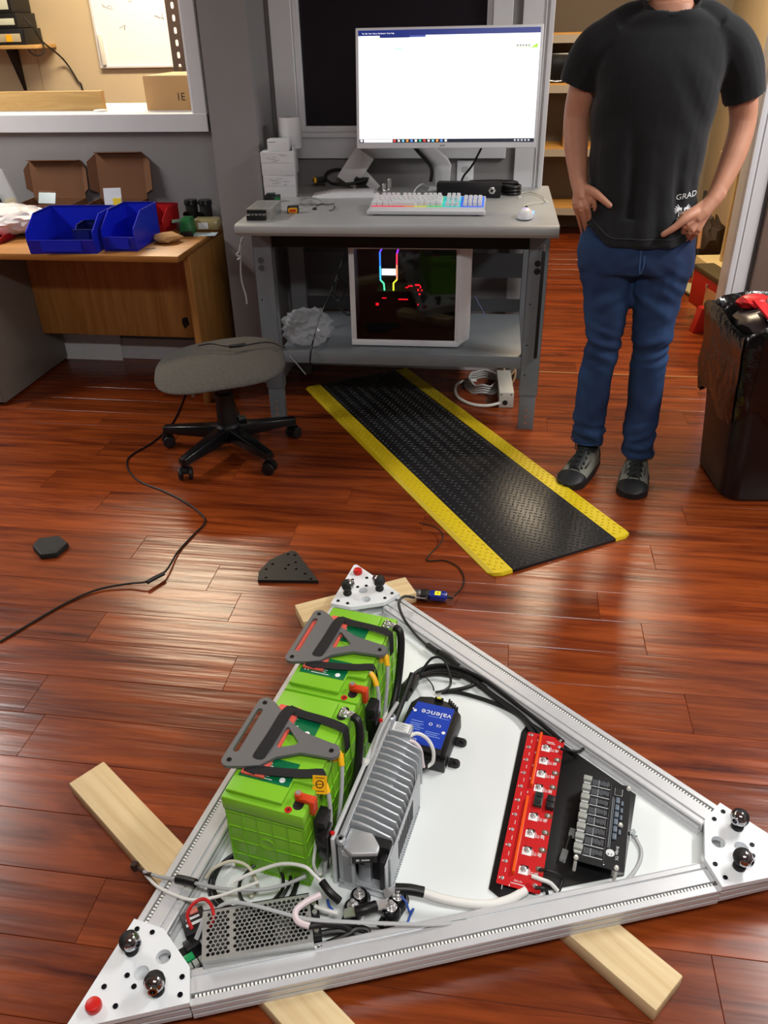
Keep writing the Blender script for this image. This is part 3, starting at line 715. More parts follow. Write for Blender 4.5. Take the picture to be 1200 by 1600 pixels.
for p in (P1, P2): stud(p, -.004); stud(p, .022)
# --- small black module with a red lead loop, by the near corner plate
mm = thing('converter_module', 'small black module with red lead loop beside the perforated power supply', 'electronics', (-.512, .828, ZB), radians(35))
MB().bb(-.022, .022, -.024, .024, 0, .03).build('box', BLK, mm, bevel=.002)
MB().bb(-.016, .016, -.008, -.002, .03, .0304).bb(-.014, .012, .004, .009, .03, .0304).build('print', SILK, mm)
MB().bb(-.004, .012, .012, .022, .03, .036).build('plug', mat('pink_plug', (214, 120, 104), .5), mm, bevel=.001)
rl = [(-0.51, 0.812, 0.08), (-0.523, 0.828, 0.095), (-0.516, 0.846, 0.105), (-0.499, 0.856, 0.108), (-0.482, 0.848, 0.105), (-0.472, 0.831, 0.098), (-0.476, 0.818, 0.09), (-0.49, 0.813, 0.075)]
MB().tube(rl, .0034, 8).build('red_lead', CABR, mm, world=True)
MB().tube([(-0.488, 0.835, 0.1), (-0.489, 0.814, 0.097), (-0.496, 0.794, 0.08)], .004, 8, flat=(.009, .003)).build('grey_ribbon', CABG, mm, world=True)
sm = thing('sensor_board', 'small green and black terminal board tucked beside the near corner plate', 'circuit board', (-.505, .772, ZB), radians(45))
MB().bb(-.03, .03, -.028, .028, 0, .0016).build('board', PCBK, sm)
for k in range(4): MB().bb(-.024+k*.012, -.014+k*.012, -.026, -.014, .0016, .014).build('terminal', TERMG, sm, bevel=.001)
MB().bb(-.014, .008, -.012, .002, .0016, .016).build('green_plug', mat('green_plug', (20, 150, 84), .4), sm, bevel=.001)
MB().bb(.0, .026, .004, .026, .0016, .02).build('relay', BLK, sm, bevel=.002)
for xx, yy in ((-.02, .016), (.02, -.018)): MB().lathe([(.007, .0016), (.007, .003), (.0045, .003), (.0045, .0016)], 16, TR(xx, yy, 0), cap=False).build('mounting_ring', STEEL, sm)
# --- fuse holders on the battery sides, yellow tagged leads
for i, (x, y, lab) in enumerate(((c1[0], c1[1], 'black fuse holder hanging below the front battery\'s red terminal'), (c2[0], c2[1], 'black fuse holder hanging below the rear battery\'s red terminal'))):
    t = thing('fuse_holder', lab, 'fuse holder', (x, y, 0), RZ9, 'fuse holders beside the batteries')
    t.location = Vector((x, y, .178)) + Vector((cos(RZ9)*.104-sin(RZ9)*-.106, sin(RZ9)*.104+cos(RZ9)*-.106, 0))
    MB().bb(-.012, .012, -.02, .02, -.02, .05).build('body', BLK, t, bevel=.003)
    MB().bb(-.004, .018, -.03, .004, -.045, .03).build('cover', BLKG, t, bevel=.003)
    MB().bb(.018, .026, -.012, -.005, .008, .016).build('red_tab', REDP, t, bevel=.001)
    MB().cyl((.006, -.014, -.045), (.006, -.014, -.09), .006, n=10).build('lead', CABK, t)

# ================================================================ cables inside and around the frame
def cable(label, pts, r, m, cat='cable', n=8, k=6, name='cable', **kw):
    return MB().tube(pts, r, n, k, **kw).build(name, m, label=label, cat=cat)
# thick white cable from the stud block to the red board
t = thing('power_cable', 'thick white power cable running from the stud block to the red board', 'cable', (-.145, .93, .051))
MB().tube([(-0.097, 0.936, 0.092), (-0.053, 0.931, 0.085), (-0.004, 0.934, 0.075), (0.039, 0.944, 0.066), (0.075, 0.96, 0.063), (0.108, 0.984, 0.063)], .0092, 12).build('sheath', CABW, t, world=True)
MB().tube([(-0.143, 0.932, 0.097), (-0.115, 0.935, 0.096), (-0.088, 0.936, 0.091)], .0105, 12).build('heat_shrink', CABK, t, world=True)
MB().bar((-0.163, 0.922, 0.091), (-0.137, 0.932, 0.097), .016, .005).build('lug', STEEL, t, world=True)
t = thing('link_cable', 'short black link cable bolted between the two stud blocks', 'cable', (-.18, .9, .051))
MB().tube([(-0.21, 0.877, 0.096), (-0.193, 0.881, 0.1), (-0.174, 0.893, 0.097)], .01, 12).build('sheath', CABK, t, world=True)
MB().bar((-0.232, 0.873, 0.09), (-0.208, 0.878, 0.096), .018, .004).build('lug', STEEL, t, world=True); MB().bar((-0.176, 0.892, 0.097), (-0.153, 0.904, 0.091), .018, .004).build('lug', STEEL, t, world=True)
t = thing('lug_cable', 'black sleeved cable joining a white lead to the left stud nut', 'cable', (-.25, .94, .051))
MB().tube([(-0.281, 0.913, 0.12), (-0.263, 0.897, 0.115), (-0.244, 0.891, 0.1)], .008, 10).build('sheath', CABK, t, world=True)
MB().tube([(-0.453, 0.897, 0.11), (-0.413, 0.917, 0.12), (-0.364, 0.93, 0.135), (-0.318, 0.927, 0.14), (-0.295, 0.917, 0.13), (-0.279, 0.91, 0.12)], .0036, 8).build('white_lead', CABW, t, world=True)
cable('white loop of cable lying over the perforated power supply', [(-0.28, 0.889, 0.115), (-0.303, 0.869, 0.118), (-0.318, 0.851, 0.115), (-0.31, 0.834, 0.112), (-0.287, 0.829, 0.11)], .0062, mat('pinkish_white_cable', (224, 208, 212), .45))
cable('black cable ending at the white loop over the power supply', [(-0.289, 0.83, 0.108), (-0.259, 0.843, 0.1), (-0.232, 0.853, 0.085), (-0.216, 0.85, 0.07), (-0.235, 0.835, 0.062)], .0062, CABK)
cable('white lead with black sleeve at the terminal strip of the power supply', [(-0.29, 0.881, 0.09), (-0.266, 0.874, 0.092), (-0.243, 0.87, 0.093)], .0042, CABW)
# black bundle in front of the power supply
rb_ = random.Random(12)
for i, lab in enumerate(('thick black cable curving along the tray of the power supply', 'black cable looping by the lower rail right of the power supply', 'thin black cable tucked against the lower rail', 'black and white braided cable lying in front of the power supply')):
    pp_ = [[(-0.37, 0.778, 0.056), (-0.336, 0.8, 0.07), (-0.293, 0.826, 0.078), (-0.238, 0.849, 0.072), (-0.19, 0.851, 0.065)],
           [(-0.269, 0.824, 0.06), (-0.224, 0.844, 0.07), (-0.203, 0.858, 0.075), (-0.184, 0.858, 0.07), (-0.188, 0.843, 0.062), (-0.218, 0.838, 0.058)],
           [(-0.346, 0.789, 0.056), (-0.303, 0.812, 0.06), (-0.247, 0.835, 0.062), (-0.201, 0.848, 0.06), (-0.156, 0.87, 0.056)],
           [(-0.334, 0.791, 0.062), (-0.322, 0.802, 0.072), (-0.289, 0.808, 0.074), (-0.256, 0.819, 0.07), (-0.217, 0.837, 0.066)]][i]
    m = CABK
    if i == 3:
        m = bpy.data.materials.new('braided_sleeve'); m.use_nodes = True; nt = m.node_tree
        ck = nt.nodes.new('ShaderNodeTexChecker'); ck.inputs['Scale'].default_value = 190; ck.inputs[1].default_value = lin((20, 20, 20)); ck.inputs[2].default_value = lin((220, 220, 220))
        tc = nt.nodes.new('ShaderNodeTexCoord'); nt.links.new(tc.outputs['Object'], ck.inputs[0]); nt.links.new(ck.outputs[0], nt.nodes['Principled BSDF'].inputs['Base Color'])
    cable(lab, pp_, (.006, .0055, .0035, .0048)[i], m)
cable('blue and white twisted pair curling beside the right stud block', [(-0.137, 0.928, 0.09), (-0.121, 0.917, 0.085), (-0.112, 0.906, 0.07), (-0.105, 0.91, 0.075), (-0.111, 0.902, 0.062), (-0.118, 0.879, 0.056), (-0.13, 0.872, 0.056)], .0022, CABB)
cable('blue wire rising left of the left stud block', [(-0.271, 0.904, 0.08), (-0.267, 0.898, 0.07), (-0.26, 0.896, 0.06)], .0026, CABB)
# grey cable crossing the frame to the plug on the right
t = thing('network_cable', 'long grey flat cable crossing the frame and ending in a clear plug', 'cable', (.0, .95, .051))
MB().tube([(-0.479, 0.84, 0.09), (-0.465, 0.852, 0.1), (-0.445, 0.858, 0.105), (-0.409, 0.857, 0.108), (-0.357, 0.848, 0.112), (-0.293, 0.839, 0.115), (-0.223, 0.845, 0.112), (-0.13, 0.861, 0.1), (-0.049, 0.883, 0.08), (0.016, 0.911, 0.066), (0.118, 0.949, 0.06), (0.205, 0.986, 0.058), (0.275, 1.016, 0.056), (0.308, 1.04, 0.056), (0.335, 1.078, 0.056), (0.344, 1.112, 0.056), (0.334, 1.144, 0.057)], .0032, 8, flat=(.0075, .0042)).build('cord', CABG, t, world=True)
CLEAR = mat('clear_plastic', (235, 240, 242), .12, trans=.85, spec=.4)
MB().bar((0.334, 1.14, 0.058), (0.329, 1.156, 0.058), .011, .008).build('plug', CLEAR, t, world=True, bevel=.001)
t = thing('patch_cable', 'short black patch lead with clear plugs between the red and black boards', 'cable', (.17, 1.1, .055))
MB().tube([(0.202, 1.12, 0.066), (0.195, 1.105, 0.064), (0.189, 1.084, 0.062)], .0028, 8).build('cord', CABK, t, world=True)
MB().bar((0.206, 1.135, 0.067), (0.201, 1.118, 0.066), .012, .009).bar((0.189, 1.086, 0.062), (0.181, 1.061, 0.061), .013, .009).build('plug', CLEAR, t, world=True, bevel=.001)
# grey and white cables over the left rail
t = thing('rail_cable', 'grey cable with black sleeve lying across the left rail to the battery', 'cable', (-.6, .98, .078))
MB().tube([(-0.652, 0.92, 0.07), (-0.61, 0.905, 0.083), (-0.574, 0.901, 0.088), (-0.522, 0.89, 0.1), (-0.468, 0.883, 0.105), (-0.406, 0.889, 0.105), (-0.36, 0.904, 0.105), (-0.317, 0.927, 0.11)], .0036, 8).build('cord', CABG, t, world=True)
MB().tube([(-0.573, 0.901, 0.09), (-0.552, 0.898, 0.093), (-0.529, 0.892, 0.098)], .0085, 10, k=2).build('sleeve', CABK, t, world=True)
MB().tube([(-0.682, 0.945, 0.045), (-0.66, 0.926, 0.062), (-0.631, 0.91, 0.078)], .0042, 8).lathe([(.009, 0), (.0095, .012), (.006, .02)], 12, TR((-0.686, 0.947, 0.038)) @ RX(.2)).build('brown_tip', mat('dark_brown_plastic', (52, 32, 26), .5), t, world=True)
cable('thin white cable crossing the left rail below the grey one', [(-0.649, 0.919, 0.06), (-0.608, 0.885, 0.083), (-0.566, 0.869, 0.088), (-0.525, 0.859, 0.095), (-0.482, 0.867, 0.1), (-0.442, 0.882, 0.108), (-0.403, 0.902, 0.112)], .0032, CABW)
# coil of black cable in front of the front battery
coil = thing('cable_coil', 'coil of black cable lying in front of the green battery', 'cable', (-.42, .93, .051))
CX, CY = -.43, .93
for k, (rx, ry, ox, oy, z) in enumerate(((.088, .07, 0, 0, .056), (.083, .066, .004, .003, .062), (.078, .064, -.002, .004, .067), (.086, .068, .006, 0, .07), (.043, .048, .02, -.004, .066))):
    MB().tube([(CX+ox+rx*cos(2*pi*i/14), CY+oy+ry*sin(2*pi*i/14), z+.004*sin(i*2.3+k)) for i in range(14)], .0034, 8, closed=True).build('turn', CABK, coil, world=True)
MB().tube([(-0.523, 0.923, 0.07), (-0.506, 0.934, 0.09), (-0.473, 0.946, 0.1), (-0.441, 0.941, 0.1), (-0.421, 0.926, 0.09), (-0.412, 0.909, 0.08), (-0.422, 0.895, 0.07)], .0034, 8).build('clear_turn', mat('ivory_cable', (206, 200, 180), .4), coil, world=True)
# leads at the batteries
for i, (c, lab) in enumerate(((c1, 'front'), (c2, 'rear'))):
    m = Matrix.Translation((c[0], c[1], .0512)) @ RZ(RZ9)
    t = thing('sense_lead', 'grey lead with yellow tag on the right side of the %s battery' % lab, 'cable', (c[0], c[1], .0512), RZ9, 'tagged grey leads beside the batteries')
    MB().tube([(.084, -.06, .225), (.098, -.068, .216), (.11, -.082, .19), (.116, -.1, .14), (.112, -.12, .08), (.108, -.13, .03)], .0042, 8).build('lead', CABG, t)
    MB().tube([(.086, -.062, .2245), (.096, -.0675, .217), (.105, -.076, .203)], .0062, 8, k=3).build('tag_sleeve', YEL, t)
    if i == 0:
        fm = TR(.092, -.086, .207) @ RZ(radians(12)) @ RX(-.5); MB().bb(-.014, .014, -.0005, .0005, 0, .036, fm).build('tag_flag', YEL, t)
        MB().lathe([(.008, 0), (.008, .0004), (.0062, .0004), (.0062, 0)], 16, fm @ TR(0, -.0005, .019) @ RX(pi/2), cap=False).bb(-.006, .006, -.0009, -.0005, .0184, .0196, fm).bb(-.009, .009, -.0009, -.0005, .005, .0062, fm).bb(-.009, .009, -.0009, -.0005, .031, .0322, fm).build('tag_print', BLK, t)
    tb = thing('sense_lead', 'grey lead with yellow tag under the rounded end of the %s handle' % lab, 'cable', (c[0], c[1], .0512), RZ9, 'tagged grey leads beside the batteries')
    MB().tube([(.07, .014, .2265), (.092, .012, .224), (.104, .004, .212), (.112, -.02, .17), (.114, -.05, .11), (.11, -.07, .04)], .0042, 8).build('lead', CABG, tb)
    MB().tube([(.093, .011, .2235), (.1, .007, .217), (.107, -.003, .2)], .0062, 8, k=3).build('tag_sleeve', YEL, tb)
    MB().bb(-.001, .022, -.0005, .0005, -.02, .0, TR(.088, .0, .22) @ RZ(radians(30))).build('tag_flag', YEL, tb)
    tk = thing('battery_cable', 'thick black cable dropping from the steel terminal of the %s battery' % lab, 'cable', (c[0], c[1], .0512), RZ9, 'thick black battery cables')
    MB().tube([(.09, .112, .219), (.104, .106, .213), (.112, .09, .18), (.116, .05, .11), (.116, .0, .06), (.112, -.03, .03)], .0092, 10).build('sheath', CABK, tk)
cable('thick white cable down between the front battery and the charger', [(-.235, 1.16, .19), (-.24, 1.12, .15), (-.25, 1.05, .1), (-.262, .99, .07), (-.27, .965, .06)], .0085, CABW)
cable('thin white cable snaking down by the front battery\'s fuse holder', [(-0.303, 0.991, 0.17), (-0.307, 0.969, 0.13), (-0.309, 0.959, 0.1), (-0.299, 0.961, 0.07), (-0.283, 0.969, 0.09), (-0.28, 0.987, 0.12), (-0.279, 1.01, 0.14)], .0036, CABW)
cable('black cable lying along the gap between the batteries and the charger', [(-.165, 1.42, .2), (-.182, 1.36, .17), (-.2, 1.28, .15), (-.222, 1.18, .14), (-.238, 1.1, .12), (-.25, 1.03, .09)], .0075, CABK)
cable('grey cable winding through the gap beside the charger plate', [(-.19, 1.33, .19), (-.212, 1.24, .2), (-.225, 1.17, .185), (-.238, 1.1, .16), (-.252, 1.02, .11), (-.268, .968, .07)], .0045, CABG)
# charger leads and BMS wiring
cable('white lead bowing from the charger end down beside the blue-labelled box', [(-0.158, 1.253, 0.165), (-0.137, 1.267, 0.165), (-0.114, 1.267, 0.15), (-0.1, 1.255, 0.13), (-0.1, 1.249, 0.1), (-0.111, 1.242, 0.09)], .0042, CABW)
cable('pinkish lead bowing from the charger end inside the white one', [(-0.158, 1.248, 0.16), (-0.141, 1.249, 0.155), (-0.127, 1.243, 0.14), (-0.122, 1.237, 0.11), (-0.119, 1.237, 0.09)], .0042, MATS['pinkish_white_cable'])
cable('black ferrule sleeve where the charger leads meet', [(-0.125, 1.233, 0.09), (-0.109, 1.247, 0.09)], .006, CABK, k=1)
cable('black cable leading the bundle along the right rail to the red board', [(-0.209, 1.501, 0.06), (-0.174, 1.573, 0.06), (-0.109, 1.6, 0.06), (-0.04, 1.58, 0.06), (0.028, 1.52, 0.06), (0.089, 1.467, 0.06), (0.135, 1.414, 0.06), (0.147, 1.391, 0.06)], .0052, CABK)
cable('black cable beside the leading one in the bundle to the red board', [(-0.21, 1.483, 0.064), (-0.164, 1.56, 0.064), (-0.1, 1.587, 0.064), (-0.031, 1.562, 0.064), (0.036, 1.501, 0.064), (0.095, 1.451, 0.064), (0.128, 1.397, 0.064), (0.137, 1.382, 0.064)], .0052, CABK)
cable('black cable lying closest to the right rail', [(-0.203, 1.51, 0.07), (-0.158, 1.581, 0.07), (-0.093, 1.601, 0.07), (-0.016, 1.572, 0.07), (0.051, 1.517, 0.07), (0.11, 1.46, 0.07), (0.152, 1.419, 0.07), (0.196, 1.372, 0.07)], .0052, CABK)
cable('single black cable running straight across the white panel from the blue-labelled box', [(-0.102, 1.515, 0.056), (-0.061, 1.52, 0.056), (0.012, 1.501, 0.056), (0.077, 1.47, 0.056), (0.131, 1.427, 0.056), (0.168, 1.397, 0.056), (0.225, 1.349, 0.056)], .0052, CABK)
cable('short black cable branching off the bundle toward the blue-labelled box', [(-0.086, 1.517, 0.06), (-0.038, 1.537, 0.06), (-0.003, 1.57, 0.06), (-0.024, 1.586, 0.06), (-0.093, 1.607, 0.06)], .0052, CABK)
cable('short black cable at the left end of the bundle behind the charger', [(-0.214, 1.463, 0.07), (-0.186, 1.527, 0.07), (-0.123, 1.568, 0.07), (-0.056, 1.562, 0.07)], .0052, CABK)
cable('black looped lead standing up above the blue-labelled box', [(-0.167, 1.543, 0.07), (-0.152, 1.551, 0.1), (-0.131, 1.57, 0.12), (-0.104, 1.569, 0.12), (-0.086, 1.545, 0.1), (-0.08, 1.519, 0.085), (-0.092, 1.505, 0.075), (-0.116, 1.493, 0.075)], .0034, CABK)
cable('thin black wire arching into the top of the blue-labelled box', [(-0.168, 1.547, 0.075), (-0.147, 1.54, 0.08), (-0.126, 1.509, 0.085), (-0.119, 1.484, 0.09)], .0018, CABK)
t = thing('inline_connector', 'black two-part plug on the cable behind the blue-labelled box', 'connector', (-.16, 1.5, .052))
MB().bar((-0.194, 1.46, 0.08), (-0.172, 1.522, 0.085), .024, .022).bar((-0.178, 1.476, 0.092), (-0.166, 1.529, 0.092), .014, .014).build('housing', BLK, t, world=True, bevel=.002)
MB().bar((-0.196, 1.456, 0.094), (-0.182, 1.494, 0.097), .012, .004).build('latch', BLKG, t, world=True, bevel=.001)
# serial adapter and its leads, by the far corner of the frame
t = thing('serial_cable', 'black serial cable hanging over the right rail to the D-plug', 'cable', (-.2, 1.85, .05))
MB().tube([(-0.208, 1.843, 0.1), (-0.237, 1.835, 0.108), (-0.25, 1.807, 0.105), (-0.231, 1.761, 0.09), (-0.193, 1.714, 0.075), (-0.154, 1.673, 0.07), (-0.113, 1.639, 0.068), (-0.058, 1.597, 0.064), (0.011, 1.541, 0.06)], .004, 8).build('cord', CABK, t, world=True)
MB().tube([(-0.154, 1.676, 0.07), (-0.139, 1.662, 0.07), (-0.124, 1.651, 0.07)], .0085, 10, k=2).tube([(-0.12, 1.649, 0.07), (-0.095, 1.634, 0.068), (-0.066, 1.609, 0.066)], [.0095, .0095, .006], 10, k=2).build('inline_plug', BLK, t, world=True)
ad = thing('serial_adapter', 'blue translucent serial adapter with bright yellow label on the floor', 'adapter', (-0.174, 1.965, 0), radians(-1))
ad.rotation_euler = (0, 0, radians(-2))
MB().prism(rrect(.058, .034, .012, 4), .012, .03, TR(.024, 0, 0)).build('body', mat('blue_translucent_shell', (22, 44, 130), .25, coat=.5), ad, bevel=.004)
MB().bb(.014, .032, -.01, .01, .0301, .0306).build('yellow_label', mat('yellow_label', (250, 240, 30), .5, emit=.0), ad)
MB().bb(.019, .027, -.002, .0005, .0306, .0308).bb(.02, .026, .003, .004, .0306, .0308).build('print', BLK, ad)
MB().bb(-.03, -.004, -.017, .017, .008, .03).build('plug_shell', BLK, ad, bevel=.003)
MB().bb(-.052, -.03, -.015, .015, .01, .028).bb(-.014, -.006, -.02, .02, .012, .026).build('d_connector', mat('connector_steel', (130, 130, 132), .3, .8), ad, bevel=.002)
for yy in (-.017, .017): MB().cyl((-.046, yy, .019), (-.01, yy, .019), .0028, n=8).build('thumb_screw', STEEL, ad)
MB().cyl((.052, 0, .02), (.07, 0, .018), .006, .004, n=10).build('strain_relief', BLK, ad)
cable('thin black lead from the blue adapter snaking up onto the mat', [(-0.1, 1.97, 0.02), (-0.081, 2.034, 0.006), (-0.078, 2.089, 0.004), (-0.1, 2.146, 0.004), (-0.146, 2.178, 0.004), (-0.203, 2.171, 0.004), (-0.198, 2.206, 0.006), (-0.168, 2.25, 0.02), (-0.164, 2.307, 0.02), (-0.194, 2.354, 0.019), (-0.253, 2.377, 0.019)], .0022, CABK)
cable('black lead from the red board\'s top terminal to the right rail', [(0.188, 1.344, 0.078), (0.208, 1.337, 0.082), (0.23, 1.344, 0.075), (0.242, 1.362, 0.066)], .0036, CABK)
cable('white lead with black sleeve from the lowest pad of the red board', [(0.119, 1.002, 0.085), (0.136, 0.995, 0.088), (0.154, 0.995, 0.08), (0.169, 0.99, 0.066)], .0042, CABW)
cable('black lead looping off the lower right edge of the red board', [(0.133, 1.023, 0.078), (0.15, 1.019, 0.084), (0.17, 1.016, 0.08), (0.179, 1.011, 0.07), (0.171, 0.991, 0.06)], .0034, CABK)
cable('black lead leaving the bottom corner screw of the red board', [(0.125, 0.983, 0.078), (0.142, 0.982, 0.08), (0.149, 0.979, 0.066), (0.146, 0.97, 0.058)], .0034, CABK)
cable('black cable hugging the foot of the lower rail below the red board', [(0.137, 0.975, 0.057), (0.082, 0.949, 0.057), (0.033, 0.932, 0.057), (0.004, 0.915, 0.057)], .004, CABK)

# ================================================================ steel workbench and what stands on it
GREYB = mat('grey_enamel', (114, 120, 125), .38, var=.04, vscale=12)
GREYT = mat('grey_bench_laminate', (164, 166, 166), .42, var=.03, vscale=10)
WPL = mat('white_plastic', (226, 228, 232), .4); SILV = mat('silver_plastic', (218, 220, 225), .38, .1)
CARDW = mat('white_cardboard', (214, 216, 220), .75, var=.03); PAPER = mat('white_paper', (226, 228, 232), .8)
ZT = .88; bx, by, brz = -.435, 3.475, radians(1.2)
bn = thing('workbench', 'grey steel workbench with lower shelf under the monitor', 'workbench', (bx, by, 0), brz)
W2, D2 = .605, .425
# top with a rolled front edge
pr = [(-D2+.03, ZT-.045), (-D2+.012, ZT-.042), (-D2+.002, ZT-.03), (-D2, ZT-.018), (-D2+.004, ZT-.007), (-D2+.014, ZT-.001), (-D2+.03, ZT), (D2, ZT), (D2, ZT-.045)]
MB().prism(pr, -W2, W2, Matrix(((0, 0, 1, 0), (1, 0, 0, 0), (0, 1, 0, 0), (0, 0, 0, 1)))).build('top', GREYT, bn, smooth=30)
MB().bb(W2, W2+.0015, -D2+.01, D2, ZT-.044, ZT-.001).build('edge_band', mat('tan_edge_band', (150, 140, 122), .5), bn)
for sx in (-1, 1):
    x = sx*.548
    for yy in (-.27, .3):
        b = MB().bb(x-.038, x+.038, yy-.001, yy+.001, .16, .832).bb(x-.038, x-.036, yy-.001, yy+.045, .16, .832).bb(x+.036, x+.038, yy-.001, yy+.045, .16, .832)
        lg = b.build('leg', GREYB, bn)
        MB().bb(x-.033, x+.033, yy+.002, yy+.042, 0, .19).build('foot', GREYB, lg, bevel=.002)
        if yy < 0:
            for z in (.03, .06, .09): MB().cyl((x-.002, yy+.0025, z), (x-.002, yy+.001, z), .006, n=12).build('adjustment_hole', mat('rust_hole', (150, 112, 92), .6), lg)
            for z in (.71, .74): MB().cyl((x+sx*.004-.006, yy+.0005, z-.03), (x+sx*.004-.006, yy-.0022, z-.03), .0125, n=18).build('knockout', mat('knockout_shade', (74, 76, 78), .6) if sx < 0 else DARKI, lg)
            for z in (.25, .38, .55): MB().cyl((x-.02, yy, z), (x-.02, yy-.002, z), .0035, n=8).build('bolt_hole', DARKI, lg)
    MB().bb(x-.02, x+.02, -.33, .36, .815, .835).build('top_bracket', GREYB, bn)
MB().bb(.548+.012, .548+.024, -.285, -.271, .33, .76).build('cable_channel', BLK, bn, bevel=.002)
MB().cyl((.548+.018, -.278, .76), (.548+.018, -.278, .785), .003, n=8).build('channel_pin', STEEL, bn)
# lower shelf, rear stringers
MB().bb(-.51, .51, -.268, .3, .325, .329).bb(-.51, .51, -.27, -.266, .278, .329).bb(-.51, .51, .297, .3, .278, .329).build('shelf', GREYB, bn, bevel=.001)
MB().bb(-.51, .51, .3, .306, .34, .4).build('stringer', mat('shaded_grey_enamel', (56, 58, 61), .45), bn)  # stringer colour darkened for the under-bench shade and the black panel there
MB().bb(-.51, .51, .3, .306, .5, .61).build('stringer', mat('shaded_grey_enamel', (56, 58, 61), .45), bn)
MB().bb(-.51, .51, -.255, -.25, .76, .835).build('stringer', DARKI, bn)

# --- monitor on an arm
mo = thing('monitor', 'large silver framed monitor showing a white browser page', 'monitor', (-.274, 3.52, ZT), radians(1.5))
MT = TR(0, .0, .205) @ RX(radians(-8.5))
MW, MH = .36, .425
MB().bb(-MW, MW, 0, .018, 0, MH, MT).build('bezel', SILV, mo, bevel=.003)
MB().bb(-.22, .22, .018, .042, .05, .33, MT).build('back_shell', WPL, mo, bevel=.008)
s0, s1, q0, q1 = -MW+.011, MW-.011, .021, MH-.009
SCW = mat('screen_white', (250, 251, 255), .3, emit=.92, ecol=(250, 251, 255))
def scr_(name, x0, x1, z0, z1, m, p, dy=.0006): return MB().bb(x0, x1, -dy, 0, z0, z1, MT).build(name, m, p, smooth=0)
sc = scr_('screen', s0, s1, q0, q1, SCW, mo)
SCB = mat('screen_blue', (24, 40, 110), .3, emit=.65, ecol=(28, 44, 118)); SCD = mat('screen_dark', (28, 30, 44), .3, emit=.6, ecol=(28, 32, 48))
scr_('title_bar', s0, s1, q1-.019, q1, SCB, sc, .001)
scr_('tab_bar', s0+.082, s1, q1-.0265, q1-.019, mat('screen_navy', (24, 40, 96), .3, emit=.7, ecol=(30, 44, 110)), sc, .001) if False else None
scr_('tab', s0+.084, s0+.2, q1-.0265, q1-.019, SCB, sc, .001)
scr_('tab', s0+.2, s0+.262, q1-.0255, q1-.019, mat('screen_tab', (60, 76, 150), .3, emit=.8, ecol=(60, 76, 150)), sc, .001)
scr_('taskbar', s0, s1, q0, q0+.0135, SCD, sc, .001)
scr_('search_field', s0+.018, s0+.135, q0+.001, q0+.0125, mat('screen_field', (226, 228, 236), .3, emit=.85, ecol=(226, 228, 236)), sc, .0014)
scr_('start_button', s0+.004, s0+.013, q0+.003, q0+.011, SCW, sc, .0016)
rc = random.Random(5)
for i in range(13):
    c = [(230, 70, 60), (220, 220, 220), (120, 200, 230), (240, 150, 60), (90, 150, 240), (240, 240, 240), (60, 190, 160)][i % 7]
    scr_('taskbar_icon', s0+.139+i*.0172, s0+.1475+i*.0172, q0+.003, q0+.011, mat('icon_%d' % (i % 7), c, .3, emit=.8, ecol=c), sc, .0016)
for i in range(5): scr_('tray_icon', s1-.078+i*.0135, s1-.071+i*.0135, q0+.004, q0+.010, mat('tray_white', (190, 194, 204), .3, emit=.7, ecol=(190, 194, 204)), sc, .0016)
# the page: a small green word and a logo with a green corner
scr_('page_mark', s0+.14, s0+.172, q1-.066, q1-.063, mat('screen_mint', (150, 222, 196), .3, emit=.9, ecol=(150, 222, 196)), sc, .001)
LG = mat('screen_green', (150, 200, 40), .3, emit=.8, ecol=(150, 200, 40))
MB().prism([(s1-.034, q1-.068), (s1-.008, q1-.068), (s1-.008, q1-.052)], 0, .001, MT @ RX(pi/2)).build('logo_corner', LG, sc)
scr_('logo_line', s1-.09, s1-.034, q1-.068, q1-.066, LG, sc, .001)
for i in range(5): scr_('logo_mark', s1-.088+i*.011, s1-.08+i*.011, q1-.064, q1-.056, mat('screen_grey', (150, 160, 158), .3, emit=.6, ecol=(150, 160, 158)), sc, .001)
text('File  Edit  View  History  Bookmarks  Tools  Help', .0062, SCW, sc, None, name='menu_text', world_m=MT @ TR(s0+.078, -.0014, q1-.0115) @ RX(pi/2))
text('acer', .0125, mat('logo_dark', (70, 72, 78), .4), mo, None, name='brand_lettering', world_m=MT @ TR(-.012, -.0004, .0105) @ RX(pi/2))
arm = thing('display_stand', 'white jointed monitor arm clamped on the bench behind the keyboard', 'monitor arm', (-.305, 3.8, ZT), radians(1.2))
MB().bb(-.06, .05, -.05, .05, 0, .012).build('clamp_base', WPL, arm, bevel=.004)
MB().cyl((0, 0, .012), (0, 0, .09), .028, .026, n=20).build('post', WPL, arm)
MB().prism([(-.03, .02), (.03, .02), (.036, .1), (.02, .128), (-.1, .228), (-.2, .3), (-.222, .27), (-.12, .172), (-.035, .1)], -.026, .026, RX(pi/2)).build('lower_arm', WPL, arm, bevel=.006)
MB().tube([(-.19, -.02, .28), (-.13, -.1, .32), (.025, -.2, .38)], .02, 10).cyl((.023, -.2, .38), (.023, -.245, .375), .04, n=20).build('head_joint', WPL, arm)
MB().tube([(-.17, -.034, .235), (-.11, -.034, .165), (-.05, -.036, .1), (-.05, -.04, .04)], .008, 8).build('arm_cable', CABK, arm)
MB().tube([(-.06, -.05, .02), (-.085, -.07, .035), (-.11, -.08, .02), (-.12, -.085, .004)], .004, 8, flat=(.018, .005)).build('cable_clip', WPL, arm)
